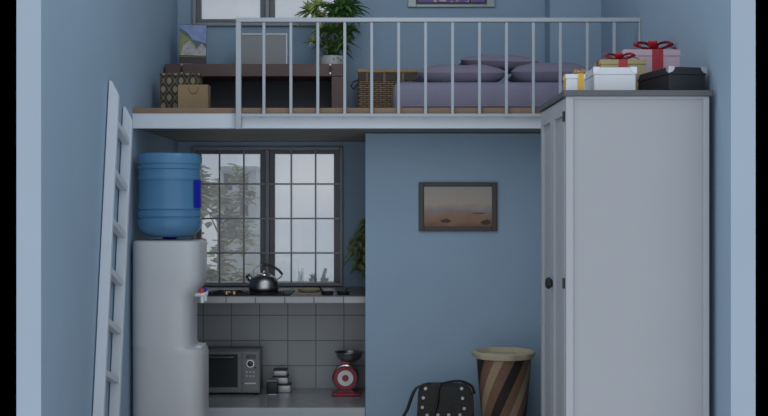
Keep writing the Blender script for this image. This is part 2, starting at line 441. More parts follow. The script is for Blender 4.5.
# ------------------------------------------------------------------ loft railing
YR = 6.045
t = thing('loft_railing', 'grey painted metal guard railing along the edge of the loft', 'railing', (0, YR, LOFT))
zt0, zt1 = Z(22.3, YR), Z(18.0, YR)
bx('top_rail', M['rail'], t, X(236, YR), W-0.002, YR-0.016, YR+0.016, zt0, zt1, bev=0.003)
zb0, zb1 = Z(117.0, YR), Z(113.8, YR)
bx('bottom_rail', M['rail'], t, X(241, YR), W-0.002, YR-0.01, YR+0.01, zb0, zb1, bev=0.002)
bx('post', M['rail'], t, X(236, YR), X(241.3, YR), YR-0.015, YR+0.015, Z(129, YR), zt0, bev=0.003)
bx('post', M['rail'], t, X(638.4, YR), W-0.002, YR-0.013, YR+0.013, LOFT-0.03, zt0, bev=0.003)
for i in range(14):
    px = 264 + i*26.93
    if px > 630: break
    xc = X(px, YR); bx('baluster', M['rail'], t, xc-0.008, xc+0.008, YR-0.009, YR+0.009, zb1-0.012, zt0, bev=0.002)

# ------------------------------------------------------------------ ladder
def ladder():
    t = thing('ladder', 'white wooden ladder leaning along the left wall below the loft', 'ladder', (-1.365, 5.25, FLOOR))
    th = math.atan(0.19)
    dirv = Vector((0, math.sin(th), math.cos(th))); nrm = Vector((0, math.cos(th), -math.sin(th)))
    xa, xb = -1.394, -1.343
    # near rail passes (Y=5.54, z=.6)
    def rail(Y0, z0, ztop):
        # Y at floor
        Yf = Y0 + (FLOOR - z0)*math.tan(th); L = (ztop-FLOOR)/math.cos(th)
        base = Vector((0, Yf, FLOOR))
        b = nbm(); hw = 0.016; vs = []
        for (x, l) in ((xa, 0), (xb, 0), (xb, L-0.075), (xa+0.012, L), (xa, L)):
            for q in (-hw, hw):
                p = base + dirv*l + nrm*q
                if l == 0: p = Vector((0, Yf+q, FLOOR))
                vs.append(b.verts.new((x, p.y, p.z)))
        n = 5; A = vs[0::2]; B = vs[1::2]
        b.faces.new(A); b.faces.new(B)
        for i in range(n): b.faces.new((A[i], A[(i+1) % n], B[(i+1) % n], B[i]))
        bmesh.ops.bevel(b, geom=list(b.edges), offset=0.003, segments=1, affect='EDGES')
        obj('side_rail', b, M['white'], t)
        return base
    base = rail(5.54, 0.6, 0.64)
    base2 = rail(5.84, 0.52, 0.535)
    gap = (base2-base).dot(nrm)
    for py in (122, 172, 221, 270, 319.5, 368.5, 418):
        # height on near rail
        z = Z(py, 5.45); l = (z-FLOOR)/math.cos(th)
        p = base + dirv*l
        b = nbm()
        box(b, xa+0.008, xb-0.006, -0.0, gap, -0.016, 0.016, 0.003)
        for v in b.verts:
            q = p + nrm*v.co.y + dirv*(v.co.z + 0.012 - 0.035*v.co.y/gap)
            v.co = Vector((v.co.x, q.y, q.z))
        obj('rung', b, M['white'], t)
ladder()

# ------------------------------------------------------------------ wardrobe
Y1, Y2 = 4.66, 5.41
WX0, WX1 = X(566, Y1), X(709.5, Y1)
ztop = Z(90.3, Y1); zc = Z(96.2, Y1)
t = thing('wardrobe', 'tall white wardrobe with dark grey top against the right wall', 'wardrobe', ((WX0+WX1)/2, (Y1+Y2)/2, FLOOR))
b = nbm()
box(b, WX0+0.02, WX1, Y1+0.012, Y2, FLOOR+0.06, zc)
box(b, WX0+0.04, WX1-0.03, Y1+0.03, Y2-0.02, FLOOR, FLOOR+0.06)
obj('carcass', b, M['wardrobe'], t)
b = nbm()
sw = 0.032
box(b, WX0, WX0+sw, Y1, Y1+0.03, FLOOR+0.06, zc, 0.003); box(b, WX1-sw*0.8, WX1, Y1, Y1+0.03, FLOOR+0.06, zc, 0.003)
box(b, WX0+sw, WX1-sw*0.8, Y1+0.003, Y1+0.03, zc-0.012, zc, 0.001); box(b, WX0+sw, WX1-sw*0.8, Y1+0.002, Y1+0.03, FLOOR+0.06, FLOOR+0.16, 0.002)
obj('side_frame', b, M['wframe'], t)
bx('top_panel', M['darktop'], t, WX0-0.012, WX1+0.012, Y1-0.014, Y2+0.012, zc, ztop, bev=0.004)
# two doors on the side that faces the room
for k in range(2):
    ya = Y1+0.03 if k == 0 else (Y1+Y2)/2+0.012
    yb = (Y1+Y2)/2+0.008 if k == 0 else Y2-0.004
    zz0, zz1 = FLOOR+0.07, zc-0.006; st = 0.055
    b = nbm()
    box(b, WX0-0.002, WX0+0.02, ya, ya+st, zz0, zz1, 0.002); box(b, WX0-0.002, WX0+0.02, yb-st, yb, zz0, zz1, 0.002)
    box(b, WX0-0.002, WX0+0.02, ya+st, yb-st, zz1-0.07, zz1, 0.002); box(b, WX0-0.002, WX0+0.02, ya+st, yb-st, zz0, zz0+0.09, 0.002)
    d = obj('door', b, M['wframe'], t)
    b = nbm(); n = 5; wv = (yb-ya-2*st)/n
    for i in range(n): box(b, WX0+0.010, WX0+0.02, ya+st+i*wv, ya+st+(i+1)*wv-0.004, zz0+0.09, zz1-0.07, 0.002, 1)
    box(b, WX0+0.014, WX0+0.02, ya+st, yb-st, zz0+0.09, zz1-0.07)
    obj('door_panel', b, M['wardrobe'], d)
    if k == 1:
        b = nbm(); yk = 5.03; zk = Z(283, yk)
        lathe(b, [(0.014, 0.0), (0.02, 0.006), (0.027, 0.013), (0.027, 0.021), (0.02, 0.029), (0.006, 0.033)], WX0-0.002, yk, zk, 20, 'X')
        for v in b.verts: v.co.x = 2*(WX0-0.002)-v.co.x
        o = obj('knob', b, M['blacks'], d, True); o['label'] = 'black door knob'
    if k == 0:
        for py in (117, 283):
            b = nbm(); zk = Z(py, Y1+0.05); lathe(b, [(0.0055, -0.022), (0.0055, 0.022)], WX0-0.005, Y1+0.03, zk, 10)
            obj('hinge', b, M['blacks'], d)

# ------------------------------------------------------------------ boxes on top of the wardrobe
TOP = ztop
def rotz(a): return Matrix.Rotation(a, 3, 'Z')
def ribbon_bow(t, cx, cy, z, w, m, n=6):
    b = nbm()
    for k in range(n):
        a = math.pi*2*k/n + 0.3
        d = Vector((math.cos(a), math.sin(a)*0.7, 0)); side = Vector((-d.y, d.x, 0)).normalized()
        pts = []
        for i in range(13):
            u = i/12*math.pi*2
            r = w*0.5*(1-math.cos(u))*0.5; h = math.sin(u)*w*0.07 + 0.16*w*math.sin(u/2)
            pts.append(Vector((cx, cy, z+0.004)) + d*r + Vector((0, 0, max(0.0, h))))
        strip(b, pts, w*0.2, 0.002, side)
    lathe(b, [(0.002, 0), (w*0.1, 0.003), (w*0.12, w*0.08), (w*0.08, w*0.16), (0.002, w*0.2)], cx, cy, z, 12)
    for s in (-1, 1):   # tails
        pts = [Vector((cx + s*w*q, cy-0.01*q, z + 0.004 + 0.02*math.sin(q*5))) for q in (0, .2, .4, .6, .75)]
        strip(b, pts, w*0.16, 0.002, (0, 1, 0.1))
    obj('bow', b, m, t, False)

def gift(name, label, x0, x1, y0, y1, z0, z1, mp, mr, rx0, rx1, ang=0.0, lid=0.3, bow=0.1):
    cx, cy = (x0+x1)/2, (y0+y1)/2
    t = thing(name, label, 'gift box', (cx, cy, z0))
    R = rotz(ang); pv = (cx, cy, 0)
    h = z1-z0; zl = z1-h*lid
    bx('box_body', mp, t, x0, x1, y0, y1, z0, zl, bev=0.002, rot=R, piv=pv)
    bx('lid', mp, t, x0-0.003, x1+0.003, y0-0.003, y1+0.003, zl, z1, bev=0.002, rot=R, piv=pv)
    b = nbm(); e = 0.0045
    box(b, rx0, rx1, y0-e, y0-e+0.002, z0, z1+0.001, rot=R, piv=pv)
    box(b, rx0, rx1, y1+e-0.002, y1+e, z0, z1+0.001, rot=R, piv=pv)
    box(b, rx0, rx1, y0-e, y1+e, z1, z1+0.002, rot=R, piv=pv)
    rw = rx1-rx0
    box(b, x1+e-0.002, x1+e, cy-rw/2, cy+rw/2, z0, z1+0.001, rot=R, piv=pv)
    box(b, x0-e, x0-e+0.002, cy-rw/2, cy+rw/2, z0, z1+0.001, rot=R, piv=pv)
    box(b, x0-e, x1+e, cy-rw/2, cy+rw/2, z1, z1+0.0021, rot=R, piv=pv)
    o = obj('ribbon', b, mr, t)
    bc = Vector(((rx0+rx1)/2, cy, z1+0.002))
    v = R @ (bc - Vector(pv)) + Vector(pv)
    ribbon_bow(t, v.x, v.y, z1+0.002, bow, mr)
    return t

ya = 4.74
gift('gift_box', 'small white gift box tied with a yellow ribbon at the wardrobe edge', X(565.5, ya)+0.004, X(584.5, ya), ya, ya+0.075, TOP, Z(74, ya), M['boxw'], M['riby'],
     X(578, ya), X(584, ya)-0.002, 0.0, 0.25, 0.045)

def case(name, label, poly_front_w, cx, cy, ang, w, d, z1, m, cat='storage box'):
    t = thing(name, label, cat, (cx, cy, TOP))
    R = rotz(ang); pv = (cx, cy, 0)
    x0, x1, y0, y1 = cx-w/2, cx+w/2, cy-d/2, cy+d/2
    zl = z1-0.032
    # body, slightly tapering in towards the bottom
    b = nbm(); box(b, x0+0.003, x1-0.003, y0+0.003, y1-0.003, TOP, zl, 0.002, rot=R, piv=pv); obj('box_body', b, m, t)
    b = nbm(); box(b, x0, x1, y0, y1, zl, z1, 0.003, rot=R, piv=pv); obj('lid', b, m, t)
    for sx in (0, 1):
        for sy in (0, 1):
            xx, yy = (x0, x1)[sx], (y0, y1)[sy]; ix, iy = (1, -1)[sx], (1, -1)[sy]
            b = nbm(); e = 0.0025; c = 0.026
            # quarter-round plates on the two faces and the top
            def q(ax):
                pts = [(0, 0)] + [(c*math.cos(k/6*math.pi/2), c*math.sin(k/6*math.pi/2)) for k in range(7)]
                return pts
            P = q(0)
            for face in ('y', 'x', 't'):
                vs = []
                for lay in (0, e):
                    row = []
                    for (u, v_) in P:
                        if face == 'y': p = (xx+ix*u, yy-iy*lay, z1-v_)
                        elif face == 'x': p = (xx-ix*lay, yy+iy*u, z1-v_)
                        else: p = (xx+ix*u, yy+iy*v_, z1+lay)
                        row.append(b.verts.new(p))
                    vs.append(row)
                b.faces.new(vs[0]); b.faces.new(vs[1]); n = len(P)
                for k in range(n): b.faces.new((vs[0][k], vs[0][(k+1) % n], vs[1][(k+1) % n], vs[1][k]))
            bmesh.ops.rotate(b, cent=pv, matrix=R, verts=b.verts)
            obj('corner_guard', b, M['corner'], t)
    return t
# white box: front face px 594-638 at y 67-90, its left face seen too
yb_ = 4.755
wx0, wx1 = X(594, yb_), X(637, yb_)
case('storage_box', 'white lidded card box with metal corners on the wardrobe', None, (wx0+wx1)/2+0.0, yb_+0.16, 0.0, wx1-wx0, 0.30, Z(67.0, yb_), M['boxw'])
# black box, turned so that a corner points to the front
ang = math.radians(12)
cA = Vector((X(669, 4.70), 4.70, 0))       # near corner
wA, dA = 0.165, 0.165
bxw, bxd = 0.174, 0.315
# local corner (-w/2,-d/2) rotated by +ang about centre gives the near corner
R = rotz(ang); cc = cA - R @ Vector((-bxw/2, -bxd/2, 0))
case('storage_box', 'black lidded card box with silver corners, turned cornerwise, on the wardrobe', None, cc.x, cc.y, ang, bxw, bxd, Z(66.8, 4.71), M['boxb'])
yg = 5.08
gift('gift_box', 'gold gift box with red ribbon and bow behind the white box', X(601, yg), X(645.5, yg), yg, yg+0.14, TOP, Z(59.5, yg), M['gold'], M['ribr'],
     X(618.5, yg), X(627.5, yg), 0.0, 0.12, 0.15)
yk = 5.24
gift('gift_box', 'large pink gift box with red ribbon and bow behind the black box', X(624, yk), X(680, yk), yk, yk+0.16, TOP, Z(49.5, yk), M['pink'], M['ribr'],
     X(652, yk), X(663, yk), 0.0, 0.12, 0.2)

# ------------------------------------------------------------------ water cooler
YC0, YC1 = 5.95, 6.27
t = thing('water_dispenser', 'white floor standing water dispenser under the left end of the loft', 'water dispenser', (X(170, 6.1), 6.11, FLOOR))
YCc = 6.11; hxl = X(135.5, YCc)
prof = [(FLOOR, 207, 1), (Z(352, YCc), 207, 1), (Z(348, YCc), 206, 1), (Z(346, YCc), 203.5, 1), (Z(345.2, YCc), 200, 1), (Z(344, YCc), 196.5, 1), (Z(341, YCc), 195.3, 1),
        (Z(300, YCc), 195.3, 1), (Z(296.5, YCc), 195.8, 1), (Z(293, YCc), 197.5, 1), (Z(285, YCc), 202.8, 1), (Z(281, YCc), 204.6, 1), (Z(276, YCc), 205.2, 1),
        (Z(244, YCc), 205.2, 1), (Z(241.8, YCc), 205, 0.985), (Z(240.6, YCc), 204.6, 0.955), (Z(240, YCc), 204, 0.90), (Z(239.9, YCc), 203, 0.7)]
b = nbm(); rings = []; ns = 56
for z, px, sc_ in prof:
    x1 = X(px, YCc); a_ = (x1-hxl)/2; c_ = (x1+hxl)/2; ring = []
    for k in range(ns):
        th = 2*math.pi*k/ns; c, s_ = math.cos(th), math.sin(th); e = 2/3.6
        ring.append(b.verts.new((c_+a_*sc_*math.copysign(abs(c)**e, c), YCc+0.175*sc_*math.copysign(abs(s_)**e, s_), z)))
    rings.append(ring)
for A, B in zip(rings, rings[1:]):
    for k in range(ns): b.faces.new((A[k], A[(k+1) % ns], B[(k+1) % ns], B[k]))
b.faces.new(rings[0]); b.faces.new(rings[-1])
obj('housing', b, M['cooler'], t, True)
b = nbm(); lathe(b, [(0.12, 0), (0.125, 0.003), (0.1, 0.0045)], X(170, 6.11), 6.11, Z(240, YCc), 32)
obj('bottle_seat', b, M['cooler'], t, True)
for k, (yy, mm, nm) in enumerate(((6.06, M['redp'], 'red lever'), (6.16, M['blabel'], 'blue lever'))):
    b = nbm(); xx = X(196, YCc); zz = Z(294, YCc)
    lathe(b, [(0.011, 0), (0.011, 0.03), (0.014, 0.034), (0.014, 0.058), (0.01, 0.062)], xx-0.004, yy, zz, 14, 'X')
    lathe(b, [(0.009, -0.045), (0.011, -0.04), (0.011, 0)], xx+0.043, yy, zz, 14)
    tp = obj('tap', b, M['whitep'], t, True)
    b = nbm(); box(b, xx+0.028, xx+0.052, yy-0.012, yy+0.012, zz+0.006, zz+0.034, 0.005)
    o = obj('lever', b, mm, tp, True); o['label'] = nm
b = nbm(); box(b, X(197, YCc), X(204, YCc), 6.03, 6.19, Z(345.5, YCc)-0.004, Z(345.5, YCc)+0.006, 0.002)
obj('drip_tray', b, M['whitep'], t)
# bottle
t = thing('water_bottle', 'large ribbed blue water bottle standing upside down on the dispenser', 'water bottle', (X(169.7, 6.11), 6.11, Z(240, YC0)+0.015))
zb = Z(239.9, YCc)+0.0175; H = Z(152.5, 6.0)-zb+0.012; Rb = 0.178
pr = [(0.0, 0.03), (0.085, 0.03), (0.10, 0.012), (0.118, 0.016), (0.155, 0.036), (0.173, 0.062), (Rb, 0.085), (Rb, 0.108), (Rb-0.006, 0.114), (Rb-0.006, 0.12), (Rb, 0.126),
      (Rb, 0.15), (Rb-0.006, 0.156), (Rb-0.006, 0.162), (Rb, 0.168), (Rb-0.005, 0.19), (Rb-0.007, 0.22), (Rb-0.007, 0.31), (Rb-0.004, 0.325), (Rb, 0.33), (Rb, 0.335), (Rb-0.006, 0.352),
      (Rb-0.006, 0.382), (Rb, 0.388), (Rb, 0.398), (Rb-0.004, 0.402), (Rb-0.004, 0.412), (Rb, 0.416), (Rb, H-0.022), (Rb-0.01, H-0.006), (Rb-0.03, H), (0.0005, H-0.004)]
pr[0] = (0.0005, 0.03)
b = nbm(); lathe(b, pr, X(169.7, 6.11), 6.11, zb-0.012, 64)
obj('bottle_body', b, M['bottle'], t, True)
b = nbm(); cx, cy = X(169.7, 6.11), 6.11
aa = [(-0.56 + 0.5*i/10) for i in range(11)]
rows = []
for z in (Z(208, 6.0), Z(180, 6.0)):
    rows.append([b.verts.new((cx+(Rb+0.001)*math.cos(a), cy+(Rb+0.001)*math.sin(a), z)) for a in aa])
for i in range(10): b.faces.new((rows[0][i], rows[0][i+1], rows[1][i+1], rows[1][i]))
ex = bmesh.ops.extrude_face_region(b, geom=list(b.faces)); 
for v in [v for v in ex['geom'] if isinstance(v, bmesh.types.BMVert)]:
    d = Vector((v.co.x-cx, v.co.y-cy, 0)).normalized(); v.co -= d*0.0015
o = obj('label', b, M['blabel'], t, True); o['label'] = 'vivid blue paper label'
b = nbm(); lathe(b, [(0.035, 0), (0.04, 0.006), (0.04, 0.03)], cx, cy, zb-0.012, 20)
obj('cap', b, M['blabel'], t, True)

# ------------------------------------------------------------------ kitchen counters
WZ = Z(296, 6.6)
b = nbm(); box(b, -W, 0.34, 6.6, YB-0.001, Z(303.3, 6.6), WZ, 0.004)
tag(obj('worktop', b, M['wttile'], None), 'grey tiled worktop below the kitchen window', 'worktop')
CZ = Z(407.5, 6.5)
t = thing('kitchen_counter', 'low grey kitchen counter with pale front edge under the tiled wall', 'counter', (-0.5, 6.85, FLOOR))
bx('counter_top', M['counter'], t, -W, 0.34, 6.5+0.0, YT, CZ-0.012, CZ, bev=0.003)
bx('front_edge', M['counteredge'], t, -W, X(365.5, 6.49)-0.002, 6.492, 6.5+0.05, CZ-0.1, CZ-0.004, bev=0.006)
bx('base', M['tile'], t, -W, 0.34, 6.58, YT, FLOOR, CZ-0.012)

# microwave
ym = 6.93
t = thing('microwave', 'silver grey microwave oven on the low counter beside the dispenser', 'microwave', (-1.0, 7.05, CZ))
mx0, mx1 = -1.245, X(260, ym); mz0, mz1 = CZ+0.012, Z(349.5, ym)
bx('housing', M['silverpaint'], t, mx0, mx1, ym+0.02, 7.10, mz0, mz1, bev=0.005)
bx('front_bezel', M['silverpaint'], t, mx0, mx1, ym, ym+0.02, mz0, mz1-0.008, bev=0.005)
dx1 = X(242, ym)
d = bx('door', M['silverpaint'], t, mx0+0.004, dx1, ym-0.012, ym, mz0+0.006, mz1-0.014, bev=0.004)
bx('door_window', M['darkglass'], d, mx0+0.045, X(238, ym), ym-0.014, ym-0.006, Z(387, ym), Z(354, ym), bev=0.001)
b = nbm(); hz = Z(356.5, ym)
tube(b, [(mx0+0.07, ym-0.035, hz), (X(234.5, ym), ym-0.035, hz)], 0.0055, 10)
for xx in (mx0+0.08, X(232, ym)): tube(b, [(xx, ym-0.035, hz), (xx, ym-0.01, hz)], 0.005, 8)
obj('handle', b, M['chrome'], d, True)
b = nbm(); box(b, X(243.5, ym), X(258.6, ym), ym-0.006, ym+0.001, mz0+0.01, mz1-0.016, 0.001)
cp = obj('control_panel', b, M['silverpaint'], t)
bx('display', M['darkglass'], cp, X(246, ym), X(256, ym), ym-0.009, ym-0.004, Z(358.3, ym), Z(354.4, ym), bev=0.001)
b = nbm(); lathe(b, [(0.0195, 0), (0.0195, -0.008), (0.015, -0.014), (0.001, -0.015)], X(250.5, ym), ym-0.005, Z(363.5, ym), 24, 'Y')
obj('dial', b, M['darkglass'], cp, True)
b = nbm(); lathe(b, [(0.024, 0), (0.024, -0.004), (0.001, -0.004)], X(250.5, ym), ym-0.005, Z(363.5, ym), 24, 'Y')
obj('dial_ring', b, M['chrome'], cp, True)
b = nbm(); lathe(b, [(0.006, 0), (0.006, -0.006), (0.001, -0.006)], X(255.7, ym), ym-0.005, Z(367.4, ym), 12, 'Y')
obj('button', b, M['blacks'], cp)
bx('button', M['whitep'], cp, X(244.8, ym), X(256, ym), ym-0.01, ym-0.005, Z(383.8, ym), Z(382.6, ym))
for i in range(2):
    for j in range(3):
        xx = X(247+j*3.4, ym); zz = Z(372+i*4, ym); bx('button', M['steel'], cp, xx-0.006, xx+0.006, ym-0.009, ym-0.005, zz-0.005, zz+0.005, bev=0.001)
for xx in (mx0+0.03, mx1-0.03):
    for yy in (ym+0.03, 7.07):
        b = nbm(); lathe(b, [(0.012, 0), (0.014, 0.013)], xx, yy, CZ, 12); obj('foot', b, M['blacks'], t)

# tins on the low counter: dark canister and three stacked silver tins
yt = 6.93
b0 = thing('canister', 'dark lidded canister standing just right of the microwave', 'canister', (X(272, yt), yt+0.03, CZ))
bx('canister_body', M['blacks'], b0, X(266.5, yt), X(277.5, yt), yt, yt+0.065, CZ, Z(382, yt), bev=0.008, seg=3, smooth=True)
bx('lid', M['silverpaint'], b0, X(267, yt)-0.002, X(277, yt)+0.002, yt-0.001, yt+0.066, Z(382, yt), Z(380, yt), bev=0.003)
bx('base_band', M['tin'], b0, X(267.5, yt), X(277, yt), yt-0.0015, yt+0.06, CZ+0.001, CZ+0.007, bev=0.002)
tins = [('bottom', 277, 290.5, 393.0, 384.3), ('middle', 272.8, 288, 384.3, 376.5), ('top', 273.5, 286.8, 376.5, 369.8)]
yy = 7.02; zc_ = CZ
for nm, p0, p1, q0, q1 in tins:
    h = (q0-q1)*yy/F
    t = thing('storage_tin', {'bottom': 'largest silver tin, bottom of the stack beside the dark canister', 'middle': 'silver tin in the middle of the stack beside the microwave',
              'top': 'smallest silver tin, on top of the stack beside the microwave'}[nm], 'tin', ((X(p0, yy)+X(p1, yy))/2, yy+0.04, zc_), 'stacked silver tins')
    bx('tin_body', M['tin'], t, X(p0, yy), X(p1, yy), yy, yy+0.08, zc_, zc_+h*0.84, bev=0.008, seg=3, smooth=True)
    bx('lid', M['blacks'], t, X(p0, yy)-0.003, X(p1, yy)+0.003, yy-0.003, yy+0.083, zc_+h*0.84, zc_+h, bev=0.003)
    zc_ += h

# kitchen scale
ys = 6.9; sx = X(345.5, ys)
t = thing('kitchen_scale', 'red kitchen scale with round dial and steel bowl on the low counter', 'kitchen scale', (sx, ys+0.05, CZ))
b = nbm(); box(b, X(332, ys), X(361, ys), ys-0.02, ys+0.13, CZ, CZ+0.018, 0.006, 3)
prism(b, [(sx-0.06, CZ+0.016), (sx+0.06, CZ+0.016), (sx+0.035, CZ+0.045), (sx-0.035, CZ+0.045)], ys+0.0, ys+0.1, 'XZ', 0.004)
obj('base', b, M['redd'], t, True)
dz = Z(377.8, ys)
b = nbm(); lathe(b, [(0.001, 0), (0.078, 0), (0.083, 0.012), (0.083, 0.075), (0.07, 0.09), (0.001, 0.09)], sx, ys, dz, 40, 'Y')
box(b, sx-0.03, sx+0.03, ys+0.02, ys+0.08, dz+0.06, Z(362.8, ys)+0.013, 0.005)
obj('body', b, M['redd'], t, True)
b = nbm(); lathe(b, [(0.074, 0.002), (0.076, -0.012), (0.083, -0.008), (0.0835, 0.01)], sx, ys-0.001, dz, 40, 'Y')
b.faces.ensure_lookup_table()
obj('bezel', b, M['chrome'], t, True)
b = nbm(); lathe(b, [(0.001, 0), (0.066, 0), (0.066, -0.003), (0.001, -0.003)], sx, ys-0.012, dz, 36, 'Y')
dl = obj('dial', b, M['redd'], t, True)
b = nbm(); lathe(b, [(0.001, 0), (0.049, 0), (0.049, -0.003), (0.001, -0.003)], sx, ys-0.0145, dz, 36, 'Y')
o = obj('dial_face', b, M['whitep'], dl, True); o['label'] = 'white dial ring'
b = nbm(); lathe(b, [(0.001, 0), (0.021, 0), (0.019, -0.004), (0.001, -0.004)], sx, ys-0.0175, dz, 28, 'Y')
obj('dial_centre', b, M['redd'], dl, True)
b = nbm(); zb_ = Z(364.8, ys)
bz = Z(353, ys)
cxb = X(349, ys)
lathe(b, [(0.001, zb_+0.012), (0.03, zb_+0.012), (0.058, zb_+0.022), (0.077, zb_+0.04), (0.087, bz-0.006), (0.094, bz), (0.094, bz+0.002), (0.085, bz-0.002), (0.073, zb_+0.041), (0.056, zb_+0.026), (0.03, zb_+0.016), (0.001, zb_+0.016)], cxb, ys+0.05, 0, 40)
obj('bowl', b, M['steel'], t, True)

# hob, kettle, pans, board on the worktop
t = thing('gas_hob', 'black two burner gas hob on the tiled worktop under the kettle', 'gas hob', (-0.9, 6.88, WZ))
YK = 6.76
hx0, hx1 = X(203, 6.62), X(290, 6.62)
bx('hob_plate', M['hob'], t, hx0, hx1, 6.62, 7.0, WZ+0.0005, WZ+0.007, bev=0.002, smooth=True)
KX = X(263.8, YK); BX2 = X(228, YK)
for cxx in (BX2, KX):
    b = nbm(); lathe(b, [(0.04, 0), (0.04, 0.005), (0.03, 0.008), (0.001, 0.008)], cxx, YK, WZ+0.007, 24)
    bn = obj('burner', b, M['brass' if cxx == BX2 else 'iron'], t, True)
    b = nbm()
    for k in range(4):
        a = math.pi/4 + k*math.pi/2; c, s_ = math.cos(a), math.sin(a)
        tube(b, [(cxx+c*0.1, YK+s_*0.1, WZ+0.006), (cxx+c*0.095, YK+s_*0.095, WZ+0.016), (cxx+c*0.03, YK+s_*0.03, WZ+0.016)], 0.004, 6)
    pts = [(cxx+0.1*math.cos(i/24*2*math.pi), YK+0.1*math.sin(i/24*2*math.pi), WZ+0.011) for i in range(25)]
    tube(b, pts, 0.004, 6)
    obj('pan_support', b, M['iron'], t)
for k, px in enumerate((211, 226.5, 234, 248, 282)):
    b = nbm(); lathe(b, [(0.013, 0), (0.013, 0.012), (0.009, 0.018), (0.001, 0.018)], X(px, 6.645), 6.645, WZ+0.007, 16)
    obj('knob', b, M['brass' if k in (1, 2) else 'iron'], t, True)

kz = WZ+0.0205; Rk = 15.2*YK/F
t = thing('kettle', 'steel kettle with black arched handle on the gas hob', 'kettle', (KX, YK, kz))
b = nbm()
lathe(b, [(0.001, 0), (Rk*0.9, 0), (Rk*0.98, 0.008), (Rk*1.0, 0.03), (Rk*0.95, 0.055), (Rk*0.82, 0.078), (Rk*0.6, 0.092), (0.045, 0.097), (0.001, 0.097)], KX, YK, kz, 48)
obj('kettle_body', b, M['steel'], t, True)
b = nbm(); lathe(b, [(0.046, 0), (0.043, 0.006), (0.02, 0.011), (0.007, 0.012), (0.007, 0.016), (0.012, 0.02), (0.01, 0.026), (0.001, 0.027)], KX, YK, kz+0.0965, 28)
obj('lid', b, M['chrome'], t, True)
b = nbm(); tube(b, [(KX-Rk*0.75, YK, kz+0.055), (KX-Rk*0.95, YK, kz+0.078), (KX-Rk*1.04, YK, kz+0.086)], 0.019, 14, 0.012)
sp_ = obj('spout', b, M['steel'], t, True)
b = nbm(); tube(b, [(KX-Rk*1.0, YK, kz+0.084), (KX-Rk*1.1, YK, kz+0.095)], 0.015, 12)
obj('spout_cap', b, M['blacks'], sp_, True)
b = nbm()
arc = [(262.5, 264.8), (266, 264.6), (270, 265.4), (275, 267.6), (279, 270.4), (282.5, 274.4)]
tube(b, [(X(px, YK), YK, Z(py, YK)) for px, py in arc], 0.008, 10)
hd = obj('handle', b, M['blacks'], t, True)
b = nbm(); tube(b, [(X(px, YK), YK, Z(py, YK)) for px, py in ((282.5, 274.4), (281, 276.8), (276, 280.5))], 0.0035, 8)
obj('handle_bracket', b, M['chrome'], hd, True)
b = nbm(); tube(b, [(X(px, YK), YK, Z(py, YK)) for px, py in ((263, 264.6), (257, 266.8), (253.5, 271), (254.5, 277.5))], 0.003, 8)
obj('handle_bracket', b, M['chrome'], hd, True)

# folded cloth / board with things
yb2 = 6.68
t = thing('chopping_board', 'pale wooden board with a handle lying right of the kettle', 'chopping board', (X(304, yb2), yb2+0.1, WZ))
b = nbm(); box(b, X(292.5, yb2), X(321, yb2), yb2, yb2+0.24, WZ+0.0003, WZ+0.009, 0.003, 3); obj('board', b, M['board'], t, True)
b = nbm(); box(b, X(320.8, yb2), X(321, yb2)+0.04, yb2+0.17, yb2+0.21, WZ+0.0003, WZ+0.009, 0.003, 3); obj('handle', b, M['board'], t, True)
t = thing('serving_dish', 'shallow beige dish standing on the pale wooden board', 'dish', (X(309, 6.82), 6.82, WZ+0.009))
b = nbm(); lathe(b, [(0.001, 0), (0.05, 0), (0.065, 0.006), (0.078, 0.018), (0.08, 0.018), (0.068, 0.006), (0.05, 0.003), (0.001, 0.003)], X(310, 6.82), 6.82, WZ+0.0093, 36); obj('dish', b, M['cloth'], t, True)
for k, (px, nm) in enumerate(((327.5, 'small black frying pan with raised handle right of the board'), (343.2, 'small black frying pan nearest the partition wall'))):
    yy = 6.7; cxp = X(px, yy); rp = 6.4*yy/F
    t = thing('frying_pan', nm, 'pan', (cxp, yy, WZ), 'small pans on the worktop')
    b = nbm(); lathe(b, [(0.001, 0), (rp*0.85, 0), (rp, 0.018), (rp+0.002, 0.021), (rp-0.003, 0.021), (rp*0.8, 0.004), (0.001, 0.004)], cxp, yy, WZ+0.0003, 32)
    obj('pan_body', b, M['iron'], t, True)
    b = nbm()
    e = (cxp-0.045-rp*0.3, yy+0.04, WZ+0.05) if k == 0 else (cxp+0.02, yy+0.14, WZ+0.03)
    st = (cxp-rp*0.75, yy+0.01, WZ+0.02) if k == 0 else (cxp+rp*0.2, yy+rp*0.92, WZ+0.018)
    tube(b, [st, e], 0.005, 8); obj('handle', b, M['blacks'], t, True)
    b = nbm(); lathe(b, [(0.001, 0), (0.012, 0), (0.012, 0.004), (0.001, 0.005)], cxp, yy, WZ+0.0043, 12); obj('centre_boss', b, M['steel'], t)

